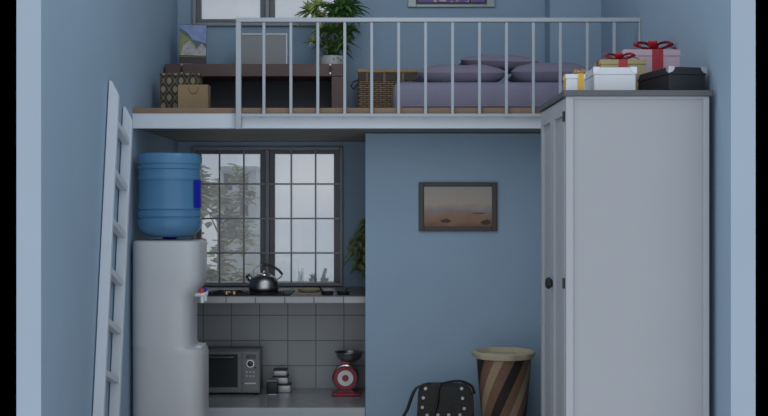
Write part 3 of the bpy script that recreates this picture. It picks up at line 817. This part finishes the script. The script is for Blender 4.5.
# on the outside ledge
yo = 7.6; zo = -0.515
t = thing('glass_vase', 'small clear glass vase outside the window, left of the succulents', 'vase', (X(301, yo), yo, zo))
b = nbm(); lathe(b, [(0.001, 0), (0.02, 0), (0.022, 0.075), (0.019, 0.075), (0.017, 0.006), (0.001, 0.006)], X(301, yo), yo, zo, 24); obj('vase_body', b, M['clear'], t, True)
b = nbm()
for a in (0.2, -0.25, 0.05): tube(b, [(X(301, yo), yo, zo+0.008), (X(301, yo)+a*0.08, yo, zo+0.1)], 0.0015, 5)
obj('stem', b, M['leafd'], t)
for px, h, nm, w_ in ((313, 0.05, 'low round succulent in a glass bowl outside the window', 0.022), (324.5, 0.095, 'tall leaning cactus in a pot outside the window', 0.017)):
    t = thing('potted_cactus' if w_ < 0.02 else 'potted_succulent', nm, 'potted plant', (X(px, yo), yo, zo))
    b = nbm(); lathe(b, [(0.001, 0), (0.024, 0), (0.03, 0.03), (0.026, 0.03), (0.022, 0.02), (0.001, 0.02)], X(px, yo), yo, zo, 20); obj('pot', b, M['pot'], t, True)
    b = nbm(); x_ = X(px, yo); z_ = zo+0.018
    if w_ < 0.02:
        tube(b, [(x_-0.01, yo, z_), (x_-0.004, yo, z_+0.03), (x_+0.006, yo, z_+0.07), (x_+0.009, yo, z_+0.08)], 0.014, 10, 0.011)
    else:
        for i in range(16):
            a = i*2.4; r_ = 0.006+0.0012*i
            tube(b, [(x_, yo, z_), (x_+r_*math.cos(a), yo+r_*math.sin(a), z_+0.03), (x_+1.6*r_*math.cos(a), yo+1.6*r_*math.sin(a), z_+0.03+0.02*(1-i/16))], 0.004, 6, 0.001)
    obj('plant', b, M['leafd'], t, True)

# hanging plant in the nook
def leaf(b, base, d, L, w, droop=0.5, n=5, side=None):
    base = Vector(base); d = Vector(d).normalized()
    s = side or d.cross(Vector((0, 0, 1)))
    if s.length < 1e-3: s = Vector((1, 0, 0))
    s = s.normalized(); rows = []
    for i in range(n+1):
        u = i/n; p = base + d*L*u + Vector((0, 0, -droop*L*u*u))
        ww = w*math.sin(math.pi*min(1, 0.12+0.88*u))*0.5 + 0.0006
        rows.append((b.verts.new(p - s*ww), b.verts.new(p + Vector((0, 0, -ww*0.35))), b.verts.new(p + s*ww)))
    for A, B in zip(rows, rows[1:]):
        b.faces.new((A[0], A[1], B[1], B[0])); b.faces.new((A[1], A[2], B[2], B[1]))
t = thing('hanging_plant', 'trailing green plant hanging beside the kitchen window', 'hanging plant', (-0.06, 7.2, 0.02))
b = nbm(); lathe(b, [(0.001, 0), (0.05, 0), (0.075, 0.11), (0.08, 0.115), (0.07, 0.115), (0.045, 0.09), (0.001, 0.09)], 0.0, 7.22, 0.0, 28); obj('pot', b, M['pot'], t, True)
b = nbm()
for k in range(3):
    a = k*2.094; tube(b, [(0.072*math.cos(a), 7.22+0.072*math.sin(a), 0.11), (0, 7.22, 0.30)], 0.0015, 5)
tube(b, [(0, 7.22, 0.30), (0, 7.22, 0.445)], 0.0015, 5)
obj('cord', b, M['kraftd'], t)
b = nbm(); rr = random.Random(3); bl = nbm()
for k in range(24):
    x_, y_, z_ = rr.uniform(-0.05, 0.03), 7.22+rr.uniform(-0.06, 0.05), 0.1
    xe = rr.uniform(-0.235, -0.1) ; ze = Z(rr.uniform(240, 274), 7.15) if xe > -0.19 else Z(rr.uniform(245, 258), 7.15)
    pts = [Vector((x_, y_, z_)).lerp(Vector((xe, y_-0.04, ze)), u) + Vector((0, -0.02*math.sin(u*3), 0.09*math.sin(u*math.pi)*(1-u))) for u in [i/9 for i in range(10)]]
    tube(b, pts, 0.002, 5)
    for p in pts[5:]:
        for q_ in range(3):
            a = rr.uniform(0, 6.28)
            leaf(bl, p, (math.cos(a), math.sin(a), rr.uniform(-0.6, 0.1)), rr.uniform(0.045, 0.075), 0.036, 0.5, 4)
obj('stem', b, M['stem'], t); o = obj('foliage', bl, M['leafd'], t)
o['kind'] = 'stuff'

# ------------------------------------------------------------------ loft furniture
yd = 6.9
t = thing('low_desk', 'long low dark brown wooden desk on the loft under the window', 'desk', (X(255, yd), 7.1, LOFT))
dx0, dx1 = X(165, yd), X(343.5, yd); zt = Z(63.8, yd); zu = Z(76.4, yd)
bx('desk_top', M['desk'], t, dx0, dx1, yd, 7.3, zu, zt, bev=0.004)
bx('side_panel', M['desk'], t, dx0, dx0+0.075, yd+0.003, 7.3, LOFT, zu, bev=0.002)
bx('side_panel', M['desk'], t, dx1-0.075, dx1, yd+0.003, 7.3, LOFT, zu, bev=0.002)
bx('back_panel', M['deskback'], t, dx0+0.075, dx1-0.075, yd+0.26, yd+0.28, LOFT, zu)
for px in (181.8, 330.3):
    b = nbm(); x_ = X(px, yd); box(b, x_-0.0035, x_+0.0035, yd-0.006, yd+0.001, Z(75, yd), zt-0.001, 0.001)
    box(b, x_-0.008, x_+0.008, yd-0.01, yd+0.001, Z(71.6, yd), Z(67.6, yd), 0.002)
    o = obj('latch', b, M['blacks'], t); 
    bx('latch_plate', M['chrome'], o, x_-0.006, x_+0.006, yd-0.009, yd, zt-0.012, zt-0.001, bev=0.001)
    bx('latch_plate', M['chrome'], o, x_-0.005, x_+0.005, yd-0.009, yd, Z(74.5, yd), Z(72.3, yd), bev=0.001)

# landscape picture standing on the desk
yp = 7.0
t = thing('picture_stand', 'small mountain landscape picture leaning on the left end of the desk', 'picture', (X(191, yp), yp, zt))
R = Matrix.Rotation(math.radians(-9), 3, 'X') @ Matrix.Rotation(math.radians(7), 3, 'Z')
L0 = Vector((X(192.3, yp), yp, zt+0.004)); pw, ph = 27*yp/F, 42.5*yp/F
def loc_(bm_): 
    for v in bm_.verts: v.co = R @ v.co + L0
b = nbm(); box(b, -pw/2, pw/2, 0, 0.02, 0.0, ph, 0.002); loc_(b); obj('backing', b, M['blacks'], t)
def plate(poly, y, nm, m):
    b = nbm(); prism(b, poly, y, y+0.0012, 'XZ'); loc_(b); return obj(nm, b, m, t)
h0, h1 = ph*0.235, ph*0.985; w0, w1 = -pw*0.49, pw*0.49
pic = plate([(w0, h0), (w1, h0), (w1, h1), (w0, h1)], -0.0013, 'print', M['mount_sky'])
for poly, y, nm, m in (
    ([(w0, h0), (w1, h0), (w1, h0+ph*.3), (pw*.2, h0+ph*.36), (0, h0+ph*.38), (-pw*.2, h0+ph*.55), (w0, h0+ph*.66)], -0.0024, 'hill', M['mount_hill']),
    ([(w0, h0), (pw*.15, h0), (pw*.1, h0+ph*.25), (-pw*.15, h0+ph*.42), (w0, h0+ph*.58)], -0.0036, 'meadow', M['mount_green']),
    ([(w0+.01, h0), (w1, h0), (w1, h0+ph*.18), (pw*.32, h0+ph*.3), (pw*.12, h0+ph*.15), (-pw*.1, h0+ph*.36), (-pw*.35, h0+ph*.25)], -0.0048, 'rock', M['mount_rock'])):
    b = nbm(); prism(b, poly, y, y+0.0012, 'XZ'); loc_(b); o = obj(nm, b, m, pic)
b = nbm(); box(b, w0, w1, -0.003, 0, ph*.20, ph*.215); box(b, w0, w1, -0.003, 0, 0.0, ph*.035); loc_(b); obj('border_line', b, M['mount_green'], t)
b = nbm(); box(b, -0.012, 0.012, 0.02, 0.023, 0.003, ph*0.8); loc_(b); obj('strut', b, M['blacks'], t)

yp = 7.1
t = thing('framed_board', 'white framed blank grey board standing in the middle of the desk', 'board', (X(262, yp), yp, zt))
fx0, fx1, fz1 = X(238, yp), X(287.5, yp), Z(33.2, yp); fw = 0.011
b = nbm()
box(b, fx0, fx0+fw, yp, yp+0.02, zt, fz1, 0.002); box(b, fx1-fw, fx1, yp, yp+0.02, zt, fz1, 0.002)
box(b, fx0+fw, fx1-fw, yp, yp+0.02, fz1-fw, fz1, 0.002); box(b, fx0+fw, fx1-fw, yp, yp+0.02, zt, zt+fw, 0.002)
obj('frame', b, M['white'], t)
bx('board', M['screen'], t, fx0+fw, fx1-fw, yp+0.006, yp+0.016, zt+fw, fz1-fw)
b = nbm(); prism(b, [(yp+0.02, zt+0.12), (yp+0.09, zt), (yp+0.084, zt), (yp+0.02, zt+0.108)], (fx0+fx1)/2-0.02, (fx0+fx1)/2+0.02, 'YZ'); obj('strut', b, M['blacks'], t)

# potted plant on the desk
yp = 7.06
t = thing('potted_plant', 'leafy green plant in a pale pot on the right end of the desk', 'potted plant', (X(332.5, yp), yp, zt))
px0, px1 = X(320, yp), X(345, yp); cxp = (px0+px1)/2
b = nbm(); lathe(b, [(0.001, 0), (0.074, 0), (0.08, 0.004), (0.081, 0.066), (0.074, 0.066), (0.068, 0.052), (0.001, 0.052)], cxp, yp, zt, 36); obj('pot', b, M['pot'], t, True)
b = nbm(); lathe(b, [(0.001, 0), (0.066, 0), (0.066, 0.004), (0.001, 0.006)], cxp, yp, zt+0.05, 24); obj('soil', b, M['soil'], t, True)
bs = nbm(); b1 = nbm(); b2 = nbm(); rr = random.Random(11)
heads = [(311, 8, 0.13, 1, 30), (324, 14, 0.10, 1, 22), (343, 2, 0.135, 0, 40), (351, 12, 0.11, 0, 26), (334, 4, 0.12, 0, 26), (337, 44, 0.12, 0, 34), (326, 40, 0.10, 0, 26), (346, 38, 0.10, 0, 24), (313, 38, 0.085, 1, 18), (341, 26, 0.10, 0, 22), (333, 50, 0.08, 0, 20), (348, 26, 0.11, 0, 30), (330, 28, 0.11, 0, 28), (350, 2, 0.14, 0, 34), (336, 12, 0.12, 0, 26), (318, 2, 0.11, 1, 24), (321, 26, 0.09, 1, 18)]
for (hx, hy, L, kind, n) in heads:
    yy = yp + rr.uniform(-0.05, 0.06); h = Vector((X(hx, yy), yy, Z(hy+4, yy)))
    base = Vector((cxp+rr.uniform(-0.03, 0.03), yp+rr.uniform(-0.03, 0.03), zt+0.05))
    mid = base.lerp(h, 0.5) + Vector((rr.uniform(-0.01, 0.01), 0, 0.02))
    tube(bs, [base, mid, h], 0.005, 6, 0.003)
    for i in range(int(n*1.3)):
        a = i*2.399; el = rr.uniform(-0.2, 1.2)
        d = Vector((math.cos(a)*math.cos(el), math.sin(a)*math.cos(el)*0.7, math.sin(el)))
        leaf(b1 if (kind and rr.random() < 0.75) else b2, h, d, L*rr.uniform(0.7, 1.05), L*0.24, rr.uniform(0.2, 0.7), 6)
for bb in (b1, b2):
    for v in bb.verts: v.co.y = min(v.co.y, YB-0.04); v.co.z = max(v.co.z, zt+0.02)
obj('stem', bs, M['stem'], t, True)
o = obj('foliage', b2, M['leaf'], t); o['kind'] = 'stuff'
o = obj('foliage', b1, M['leafl'], t); o['label'] = 'paler yellow green leaves'; o['kind'] = 'stuff'

# patterned box and kraft bag
yq = 6.5
bx_ = thing('patterned_box', 'square box in dark and gold lattice pattern behind the kraft bag', 'box', (X(181, yq), yq+0.07, LOFT))
bx('box_body', M['lattice'], bx_, X(160, yq), X(199.5, yq), yq, yq+0.1, LOFT, Z(76, yq), bev=0.002)
bx('lid', M['lattice'], bx_, X(159.6, yq), X(199.9, yq), yq-0.004, yq+0.104, Z(76, yq), Z(73.2, yq), bev=0.002)
yq = 6.32
t = thing('paper_bag', 'plain brown kraft paper bag in front of the patterned box', 'paper bag', (X(194, yq), yq+0.05, LOFT))
kx0, kx1, kzt = X(178, yq), X(208, yq), Z(84.6, yq)
b = nbm(); box(b, kx0, kx1, yq, yq+0.09, LOFT, kzt)
tf = [f for f in b.faces if f.normal.z > 0.9]
r_ = bmesh.ops.inset_region(b, faces=tf, thickness=0.002)
bmesh.ops.translate(b, verts=list({v for f in tf for v in f.verts}), vec=(0, 0, -0.12))
obj('bag_body', b, M['kraft'], t)
for yy in (yq-0.002, yq+0.092):
    b = nbm(); cxk = X(193.5, yq)
    tube(b, [(cxk+0.029*math.cos(a), yy, kzt-0.012+0.04*math.sin(a)) for a in [math.pi + math.pi*i/12 for i in range(13)]], 0.0018, 6)
    obj('handle', b, M['kraftd'], t)

# wicker trunk
yw = 7.0
t = thing('wicker_trunk', 'square wicker trunk with dark band between desk and bed', 'wicker trunk', (X(388, yw), yw+0.17, LOFT))
x0, x1 = X(357.5, yw), X(418, yw); zw = Z(69, yw); zl = Z(72.6, yw); zb_ = Z(81, yw)
bx('basket', M['wicker'], t, x0+0.004, x1-0.004, yw+0.004, 7.34, LOFT, zb_, bev=0.006)
bx('band', M['band'], t, x0+0.003, x1-0.003, yw+0.003, 7.341, zb_, zl, bev=0.003)
bx('lid', M['wickerrim'], t, x0-0.002, x1+0.002, yw-0.002, 7.345, zl, zw, bev=0.006)
for px in (367, 384.5, 403):
    x_ = X(px, yw); bx('strap', M['strapb'], t, x_-0.008, x_+0.008, yw-0.001, yw+0.004, zb_-0.01, zl, bev=0.001)
b = nbm(); tube(b, [(x0+0.005, yw+0.1, zb_+0.02), (x0-0.03, yw+0.1, zb_+0.005), (x0-0.045, yw+0.11, zb_-0.02), (x0-0.03, yw+0.2, zb_-0.03), (x0+0.005, yw+0.22, zb_+0.02)], 0.004, 6); obj('handle', b, M['blacks'], t, True)

# mattress and pillows
ybd = 6.2
mzt = Z(81.3, ybd); mx0_ = X(393, ybd)
b = nbm(); box(b, mx0_, 1.385, ybd, 6.96, LOFT, mzt, 0.05, 5)
for v in b.verts: 
    if v.co.z < LOFT+0.045: v.co.z = LOFT + (v.co.z-LOFT)*0.4
t = thing('mattress', 'low mattress in a mauve grey cover on the loft floor', 'mattress', ((mx0_+1.385)/2, 6.58, LOFT))
obj('mattress_cover', b, M['bed'], t, True)
b = nbm()
zz = LOFT+0.022
tube(b, [(mx0_+0.05, ybd-0.0, zz), (1.34, ybd-0.0, zz)], 0.004, 6)
obj('piping', b, M['bed'], t, True)

def pillow(label, cx, cy, z0, w, d, h, ry=0.0, rz=0.0):
    b = nbm(); n = 24; m_ = 16; top = {}; bot = {}
    for i in range(n+1):
        for j in range(m_+1):
            u = i/n*2-1; v = j/m_*2-1
            f = (max(0, 1-abs(u)**3.6)**0.6)*(max(0, 1-abs(v)**3.6)**0.6)
            pin = 1 - 0.07*(1-abs(v)**2)*abs(u)**3; pin2 = 1 - 0.07*(1-abs(u)**2)*abs(v)**3
            x_ = u*w/2*pin; y_ = v*d/2*pin2
            wr = 0.004*math.sin(u*9+v*4)*f
            top[i, j] = b.verts.new((x_, y_, h*0.5+h*0.5*f+wr))
            bot[i, j] = b.verts.new((x_, y_, h*0.5-h*0.5*min(1, f*1.15))) if 0 < i < n and 0 < j < m_ else top[i, j]
    for i in range(n):
        for j in range(m_):
            b.faces.new((top[i, j], top[i+1, j], top[i+1, j+1], top[i, j+1]))
            q4 = [bot[i, j], bot[i, j+1], bot[i+1, j+1], bot[i+1, j]]
            if len(set(q4)) == 4 and not all(x in top.values() for x in q4):
                try: b.faces.new(q4)
                except ValueError: pass
    mt_ = Matrix.Rotation(rz, 3, 'Z') @ Matrix.Rotation(ry, 3, 'Y')
    for v in b.verts: v.co = mt_ @ v.co + Vector((cx, cy, z0))
    o = obj('pillow', b, M['pillow'], None, True, loc=(cx, cy, z0))
    return tag(o, label, 'pillow', 'mauve pillows on the loft bed')
pillow('left mauve pillow lying on the mattress beside the wicker trunk', X(459.5, 6.5), 6.5, mzt+0.002, 90*6.5/F, 0.42, 20.5*6.45/F, 0, 0.03)
pillow('right mauve pillow lying on the mattress nearest the wardrobe', X(549, 6.5), 6.5, mzt+0.002, 81*6.5/F, 0.42, 22.5*6.45/F, 0, -0.05)
pillow('mauve pillow lying behind and across the two lower pillows', X(497, 6.74), 6.78, Z(70, 6.7), 78*6.75/F, 0.32, 15*6.7/F, 0.02, 0.03)

# framed violet picture on the back wall
yv = YB-0.022
t = thing('framed_picture', 'violet picture in a silver frame high on the loft back wall', 'picture', (X(451, yv), YB, 1.5))
x0, x1, z0, z1 = X(408, yv), X(495, yv), Z(7.0, yv), 1.74
b = nbm(); mw = 0.055; mh = 0.02
box(b, x0, x0+mw, yv, YB, z0, z1, 0.003); box(b, x1-mw, x1, yv, YB, z0, z1, 0.003); box(b, x0+mw, x1-mw, yv, YB, z0, z0+mh, 0.003); box(b, x0+mw, x1-mw, yv, YB, z1-mh, z1, 0.003)
obj('frame', b, M['sframe'], t)
b = nbm(); e = 0.013; A0, A1, B0, B1 = x0+mw, x1-mw, z0+mh, z1-mh
box(b, A0, A0+e, yv-0.002, YB, B0, B1); box(b, A1-e, A1, yv-0.002, YB, B0, B1); box(b, A0+e, A1-e, yv-0.002, YB, B0, B0+e); box(b, A0+e, A1-e, yv-0.002, YB, B1-e, B1)
obj('inner_border', b, M['blacks'], t)
pc = bx('print', M['violet'], t, A0+e, A1-e, yv+0.006, yv+0.01, B0+e, B1-e)
b = nbm(); rr = random.Random(5)
for k in range(13):
    xx = rr.uniform(A0+0.12, A1-0.1); z_ = B0+e+rr.uniform(0.002, 0.014); s_ = rr.uniform(0.004, 0.01)
    box(b, xx-s_, xx+s_, yv+0.004, yv+0.006, max(B0+e, z_-s_), z_+s_*0.6)
obj('blossom', b, M['blossom'], pc)

# painting on the partition
yv = YQ-0.02
t = thing('painting', 'dark framed painting of a hazy sunset sea on the blue partition wall', 'painting', (X(458, yv), YQ, 0))
x0, x1, z0, z1 = X(418.7, yv), X(497.3, yv), Z(231.3, yv), Z(182.3, yv); fw = 5.4*yv/F
b = nbm()
for a in ((x0, x0+fw, z0, z1), (x1-fw, x1, z0, z1), (x0+fw, x1-fw, z0, z0+fw*0.85), (x0+fw, x1-fw, z1-fw*0.8, z1)):
    box(b, a[0], a[1], yv, YQ, a[2], a[3], 0.004)
obj('frame', b, M['pframe'], t)
cv = bx('canvas', M['sea'], t, x0+fw, x1-fw, yv+0.006, YQ, z0+fw*0.85, z1-fw*0.8)
b = nbm()   # loose brush patches
rr = random.Random(9)
def blob(cx_, cz_, rx, rz_, nm, m):
    b = nbm(); pts = [(cx_+rx*math.cos(a)*rr.uniform(.8, 1.1), cz_+rz_*math.sin(a)*rr.uniform(.7, 1.2)) for a in [i/14*2*math.pi for i in range(14)]]
    prism(b, pts, yv+0.0045, yv+0.006, 'XZ'); return obj(nm, b, m, cv)
M['brick'] = mat('rust_paint', (0.17, 0.075, 0.05), 0.6, noise=0.3, nscale=60)
M['umber'] = mat('umber_paint', (0.05, 0.025, 0.018), 0.6, noise=0.4, nscale=60)
blob(X(479, yv), Z(213.3, yv), 0.045, 0.006, 'brush_patch', M['brick'])
blob(X(486, yv), Z(222.5, yv), 0.03, 0.017, 'brush_patch', M['umber'])
blob(X(446, yv), Z(221, yv), 0.03, 0.012, 'brush_patch', M['umber'])

# ------------------------------------------------------------------ bag and laundry basket on the floor
yg = 6.1
t = thing('handbag', 'black leather bag with silver eyelets on the floor by the basket', 'handbag', (X(445, yg), yg+0.06, FLOOR))
gx0, gx1 = X(417, yg), X(474.5, yg); gz = Z(386, yg)
poly = rounded([(gx0-0.008, FLOOR), (gx1+0.006, FLOOR), (gx1-0.006, gz), (gx0+0.012, gz)], [0.03, 0.03, 0.075, 0.05], 7)
b = nbm(); prism(b, poly, yg, yg+0.13, 'XZ', bev=0.018, seg=4); obj('bag_body', b, M['leather'], t, True)
fz = Z(417.5, yg)
poly = rounded([(gx0+0.002, fz), (gx1-0.004, fz), (gx1-0.012, gz+0.004), (gx0+0.016, gz+0.004)], [0.03, 0.03, 0.07, 0.05], 7)
b = nbm(); prism(b, poly, yg-0.008, yg+0.03, 'XZ', bev=0.006, seg=3); fl = obj('flap', b, M['leather'], t, True)
for px, py in ((425.5, 388.3), (461.5, 388.3), (423.2, 397.5), (422.2, 407), (462.5, 398), (464, 408.2), (427, 414.8), (437.8, 414.6), (448.6, 414.6), (459.8, 414.6)):
    b = nbm(); lathe(b, [(0.004, -0.001), (0.005, -0.003), (0.0085, -0.003), (0.0105, 0.001)], X(px, yg), yg-0.009, Z(py, yg), 16, 'Y')
    obj('eyelet', b, M['steel'], fl, True)
ysx = yg-0.02
def cr(pts, n=6):
    P = [Vector(p) for p in pts]; P = [P[0]*2-P[1]] + P + [P[-1]*2-P[-2]]; out = []
    for i in range(1, len(P)-2):
        for k in range(n):
            t_ = k/n; a, b_, c, d = P[i-1:i+3]
            out.append(0.5*((2*b_) + (c-a)*t_ + (2*a-5*b_+4*c-d)*t_*t_ + (3*b_-a-3*c+d)*t_**3))
    out.append(P[-2]); return out
S = lambda px, py, y_: (X(px, y_), y_, Z(py, y_))
b = nbm()
strip(b, cr([S(474.5, 394, yg+0.02), S(472, 387, yg+0.04), S(466, 382.8, yg+0.06), S(458, 380.8, yg+0.06), S(448, 382.0, yg+0.04), S(441, 384.5, yg-0.012), S(438.5, 392, yg-0.016), S(437.5, 404, yg-0.018), S(434, 414, yg-0.018), S(430, 424, yg-0.018), S(428, 440, yg-0.016)]), 0.018, 0.009, (0.6, 1, 0.1))
strip(b, cr([S(430, 384, yg+0.05), S(421, 386.0, yg+0.05), S(416, 388.5, yg+0.05), S(412, 396, yg+0.05), S(407.5, 409, yg+0.05), S(403.5, 418, yg+0.05), S(404, 436, yg+0.05), S(412, 452, yg+0.05)]), 0.02, 0.012, (0.6, 1, 0.1))
obj('strap', b, M['leather'], t)

yb_ = 6.2
t = thing('laundry_basket', 'tall round basket with spiral brown stripes and cream cloth liner', 'basket', (X(504, yb_), yb_, FLOOR))
cx = X(503.8, yb_); zr = Z(361, 6.05)
b = nbm(); hb = zr-FLOOR
lathe(b, [(0.001, 0), (0.098, 0), (0.108, 0.03), (0.13, hb*0.5), (0.155, hb), (0.15, hb), (0.12, hb*0.5), (0.1, 0.03), (0.001, 0.02)], cx, yb_, FLOOR, 64)
obj('basket_body', b, M['stripe'], t, True)
b = nbm(); lz = Z(353.2, 6.1)
wob = lambda a, z: 0.0035*math.sin(a*7)+0.002*math.sin(a*13+1)
lathe(b, [(0.1565, zr+0.006), (0.17, zr+0.002), (0.176, zr+0.016), (0.177, zr+0.032), (0.170, lz+0.0), (0.160, lz+0.002), (0.150, lz-0.01), (0.138, lz-0.09), (0.13, lz-0.2), (0.127, lz-0.2), (0.134, lz-0.09), (0.145, lz-0.025)], cx, yb_, 0, 72, 'Z', wob)
obj('liner', b, M['cloth'], t, True)

# ------------------------------------------------------------------ outside
def tree(label, cx, cy, cz, rx, rz, n, seed, base=-3.0, m='treeleaf', group=None):
    rr = random.Random(seed)
    t = thing('tree', label, 'tree', (cx, cy, base), group)
    b = nbm(); tube(b, [(cx, cy, base), (cx+0.03, cy, cz-rz*0.6), (cx, cy, cz)], 0.05, 8, 0.02)
    for k in range(12):
        a = rr.uniform(0, 6.28); el = rr.uniform(-0.1, 1.0)
        tube(b, [(cx+0.01, cy, cz-rz*rr.uniform(0.1, 0.6)), (cx+rx*0.75*math.cos(a), cy+rx*0.6*math.sin(a), cz+rz*0.6*math.sin(el)-0.1)], 0.012, 5, 0.004)
    obj('trunk', b, M['bark'], t, True)
    b = nbm(); cl = []
    for k in range(20):
        while True:
            p = Vector((rr.uniform(-1, 1), rr.uniform(-1, 1), rr.uniform(-1, 1)))
            if 0.25 < p.length < 1: break
        cl.append((Vector((cx+p.x*rx, cy+p.y*rx, cz+p.z*rz)), rr.uniform(0.12, 0.24)*rx/0.5))
    for k in range(n):
        c, r = cl[k % len(cl)]; d = Vector((rr.gauss(0, 1), rr.gauss(0, 1), rr.gauss(0, 1))).normalized()*r*rr.random()**0.5
        p = c+d; a = rr.uniform(0, 6.28)
        leaf(b, p, (math.cos(a), math.sin(a), rr.uniform(-.5, .5)), rr.uniform(0.06, 0.11), 0.08, 0.3, 2)
    o = obj('crown', b, M[m], t); o['kind'] = 'stuff'
yt_ = 10.5
tree('olive green tree seen through the left side of the kitchen window', X(218, yt_), yt_, Z(208, yt_), 0.36, 0.44, 900, 1)
tree('small pale shrub outside at the lower left of the kitchen window', X(222, 9.5), 9.5, Z(280, 9.5), 0.3, 0.2, 400, 2)
yh = 16.0
t = thing('building', 'pale distant building behind the tree outside the kitchen window', 'building', (X(235, yh), yh, -3))
bx('wall', M['render'], t, X(221, yh), X(256, yh), yh, yh+2, -4, Z(170, yh))
bx('roof', M['frame'], t, X(219.5, yh), X(257.5, yh), yh-0.1, yh+2.1, Z(170, yh), Z(166.5, yh))
for i in range(2):
    for j in range(3):
        xx = X(228+i*16, yh); zz = Z(182+j*26, yh); bx('window', M['darkglass'], t, xx-0.06, xx+0.06, yh-0.01, yh+0.05, zz-0.12, zz+0.12)

# ------------------------------------------------------------------ world, light, camera
w = bpy.data.worlds.new('World'); SC.world = w; w.use_nodes = True
nt = w.node_tree; nt.nodes.clear()
out = nt.nodes.new('ShaderNodeOutputWorld'); bg = nt.nodes.new('ShaderNodeBackground')
tc = nt.nodes.new('ShaderNodeTexCoord'); mp = nt.nodes.new('ShaderNodeMapping'); mp.inputs['Scale'].default_value = (1, 1, 2.5)
n = nt.nodes.new('ShaderNodeTexNoise'); n.inputs['Scale'].default_value = 5.0; n.inputs['Detail'].default_value = 6
nt.links.new(tc.outputs['Generated'], mp.inputs[0]); nt.links.new(mp.outputs[0], n.inputs['Vector'])
r = ramp(nt, [(0.38, (0.39, 0.44, 0.5)), (0.60, (0.53, 0.55, 0.58))]); nt.links.new(n.outputs['Fac'], r.inputs[0])
# brighter sky on the open (street) side of the room
sp = nt.nodes.new('ShaderNodeSeparateXYZ'); nt.links.new(tc.outputs['Generated'], sp.inputs[0])
mr = nt.nodes.new('ShaderNodeMapRange'); mr.inputs['From Min'].default_value = 0.3; mr.inputs['From Max'].default_value = -0.8
mr.inputs['To Min'].default_value = 1.0; mr.inputs['To Max'].default_value = 1.95
nt.links.new(sp.outputs['Y'], mr.inputs['Value'])
nt.links.new(r.outputs[0], bg.inputs[0]); nt.links.new(mr.outputs[0], bg.inputs[1]); nt.links.new(bg.outputs[0], out.inputs[0])

# unseen fill light, added to lift the side walls
lp = bpy.data.lights.new('ceiling_lamp', 'POINT'); lp.energy = 17; lp.shadow_soft_size = 0.3; lp.color = (0.96, 0.98, 1.0)
lo = bpy.data.objects.new('ceiling_lamp', lp); COL.objects.link(lo); lo.location = (0, 5.0, 1.9)

cam = bpy.data.cameras.new('camera'); co = bpy.data.objects.new('camera', cam); COL.objects.link(co)
cam.sensor_width = 36; cam.lens = F/768*36; cam.shift_x = -2/768; co.rotation_euler = (math.pi/2, 0, 0); cam.clip_end = 200
SC.camera = co
vs = SC.view_settings; vs.view_transform = 'Standard'; vs.look = 'None'; vs.gamma = 1; vs.exposure = 0.0; vs.use_curve_mapping = False
SC.cycles.max_bounces = 10; SC.cycles.transparent_max_bounces = 12
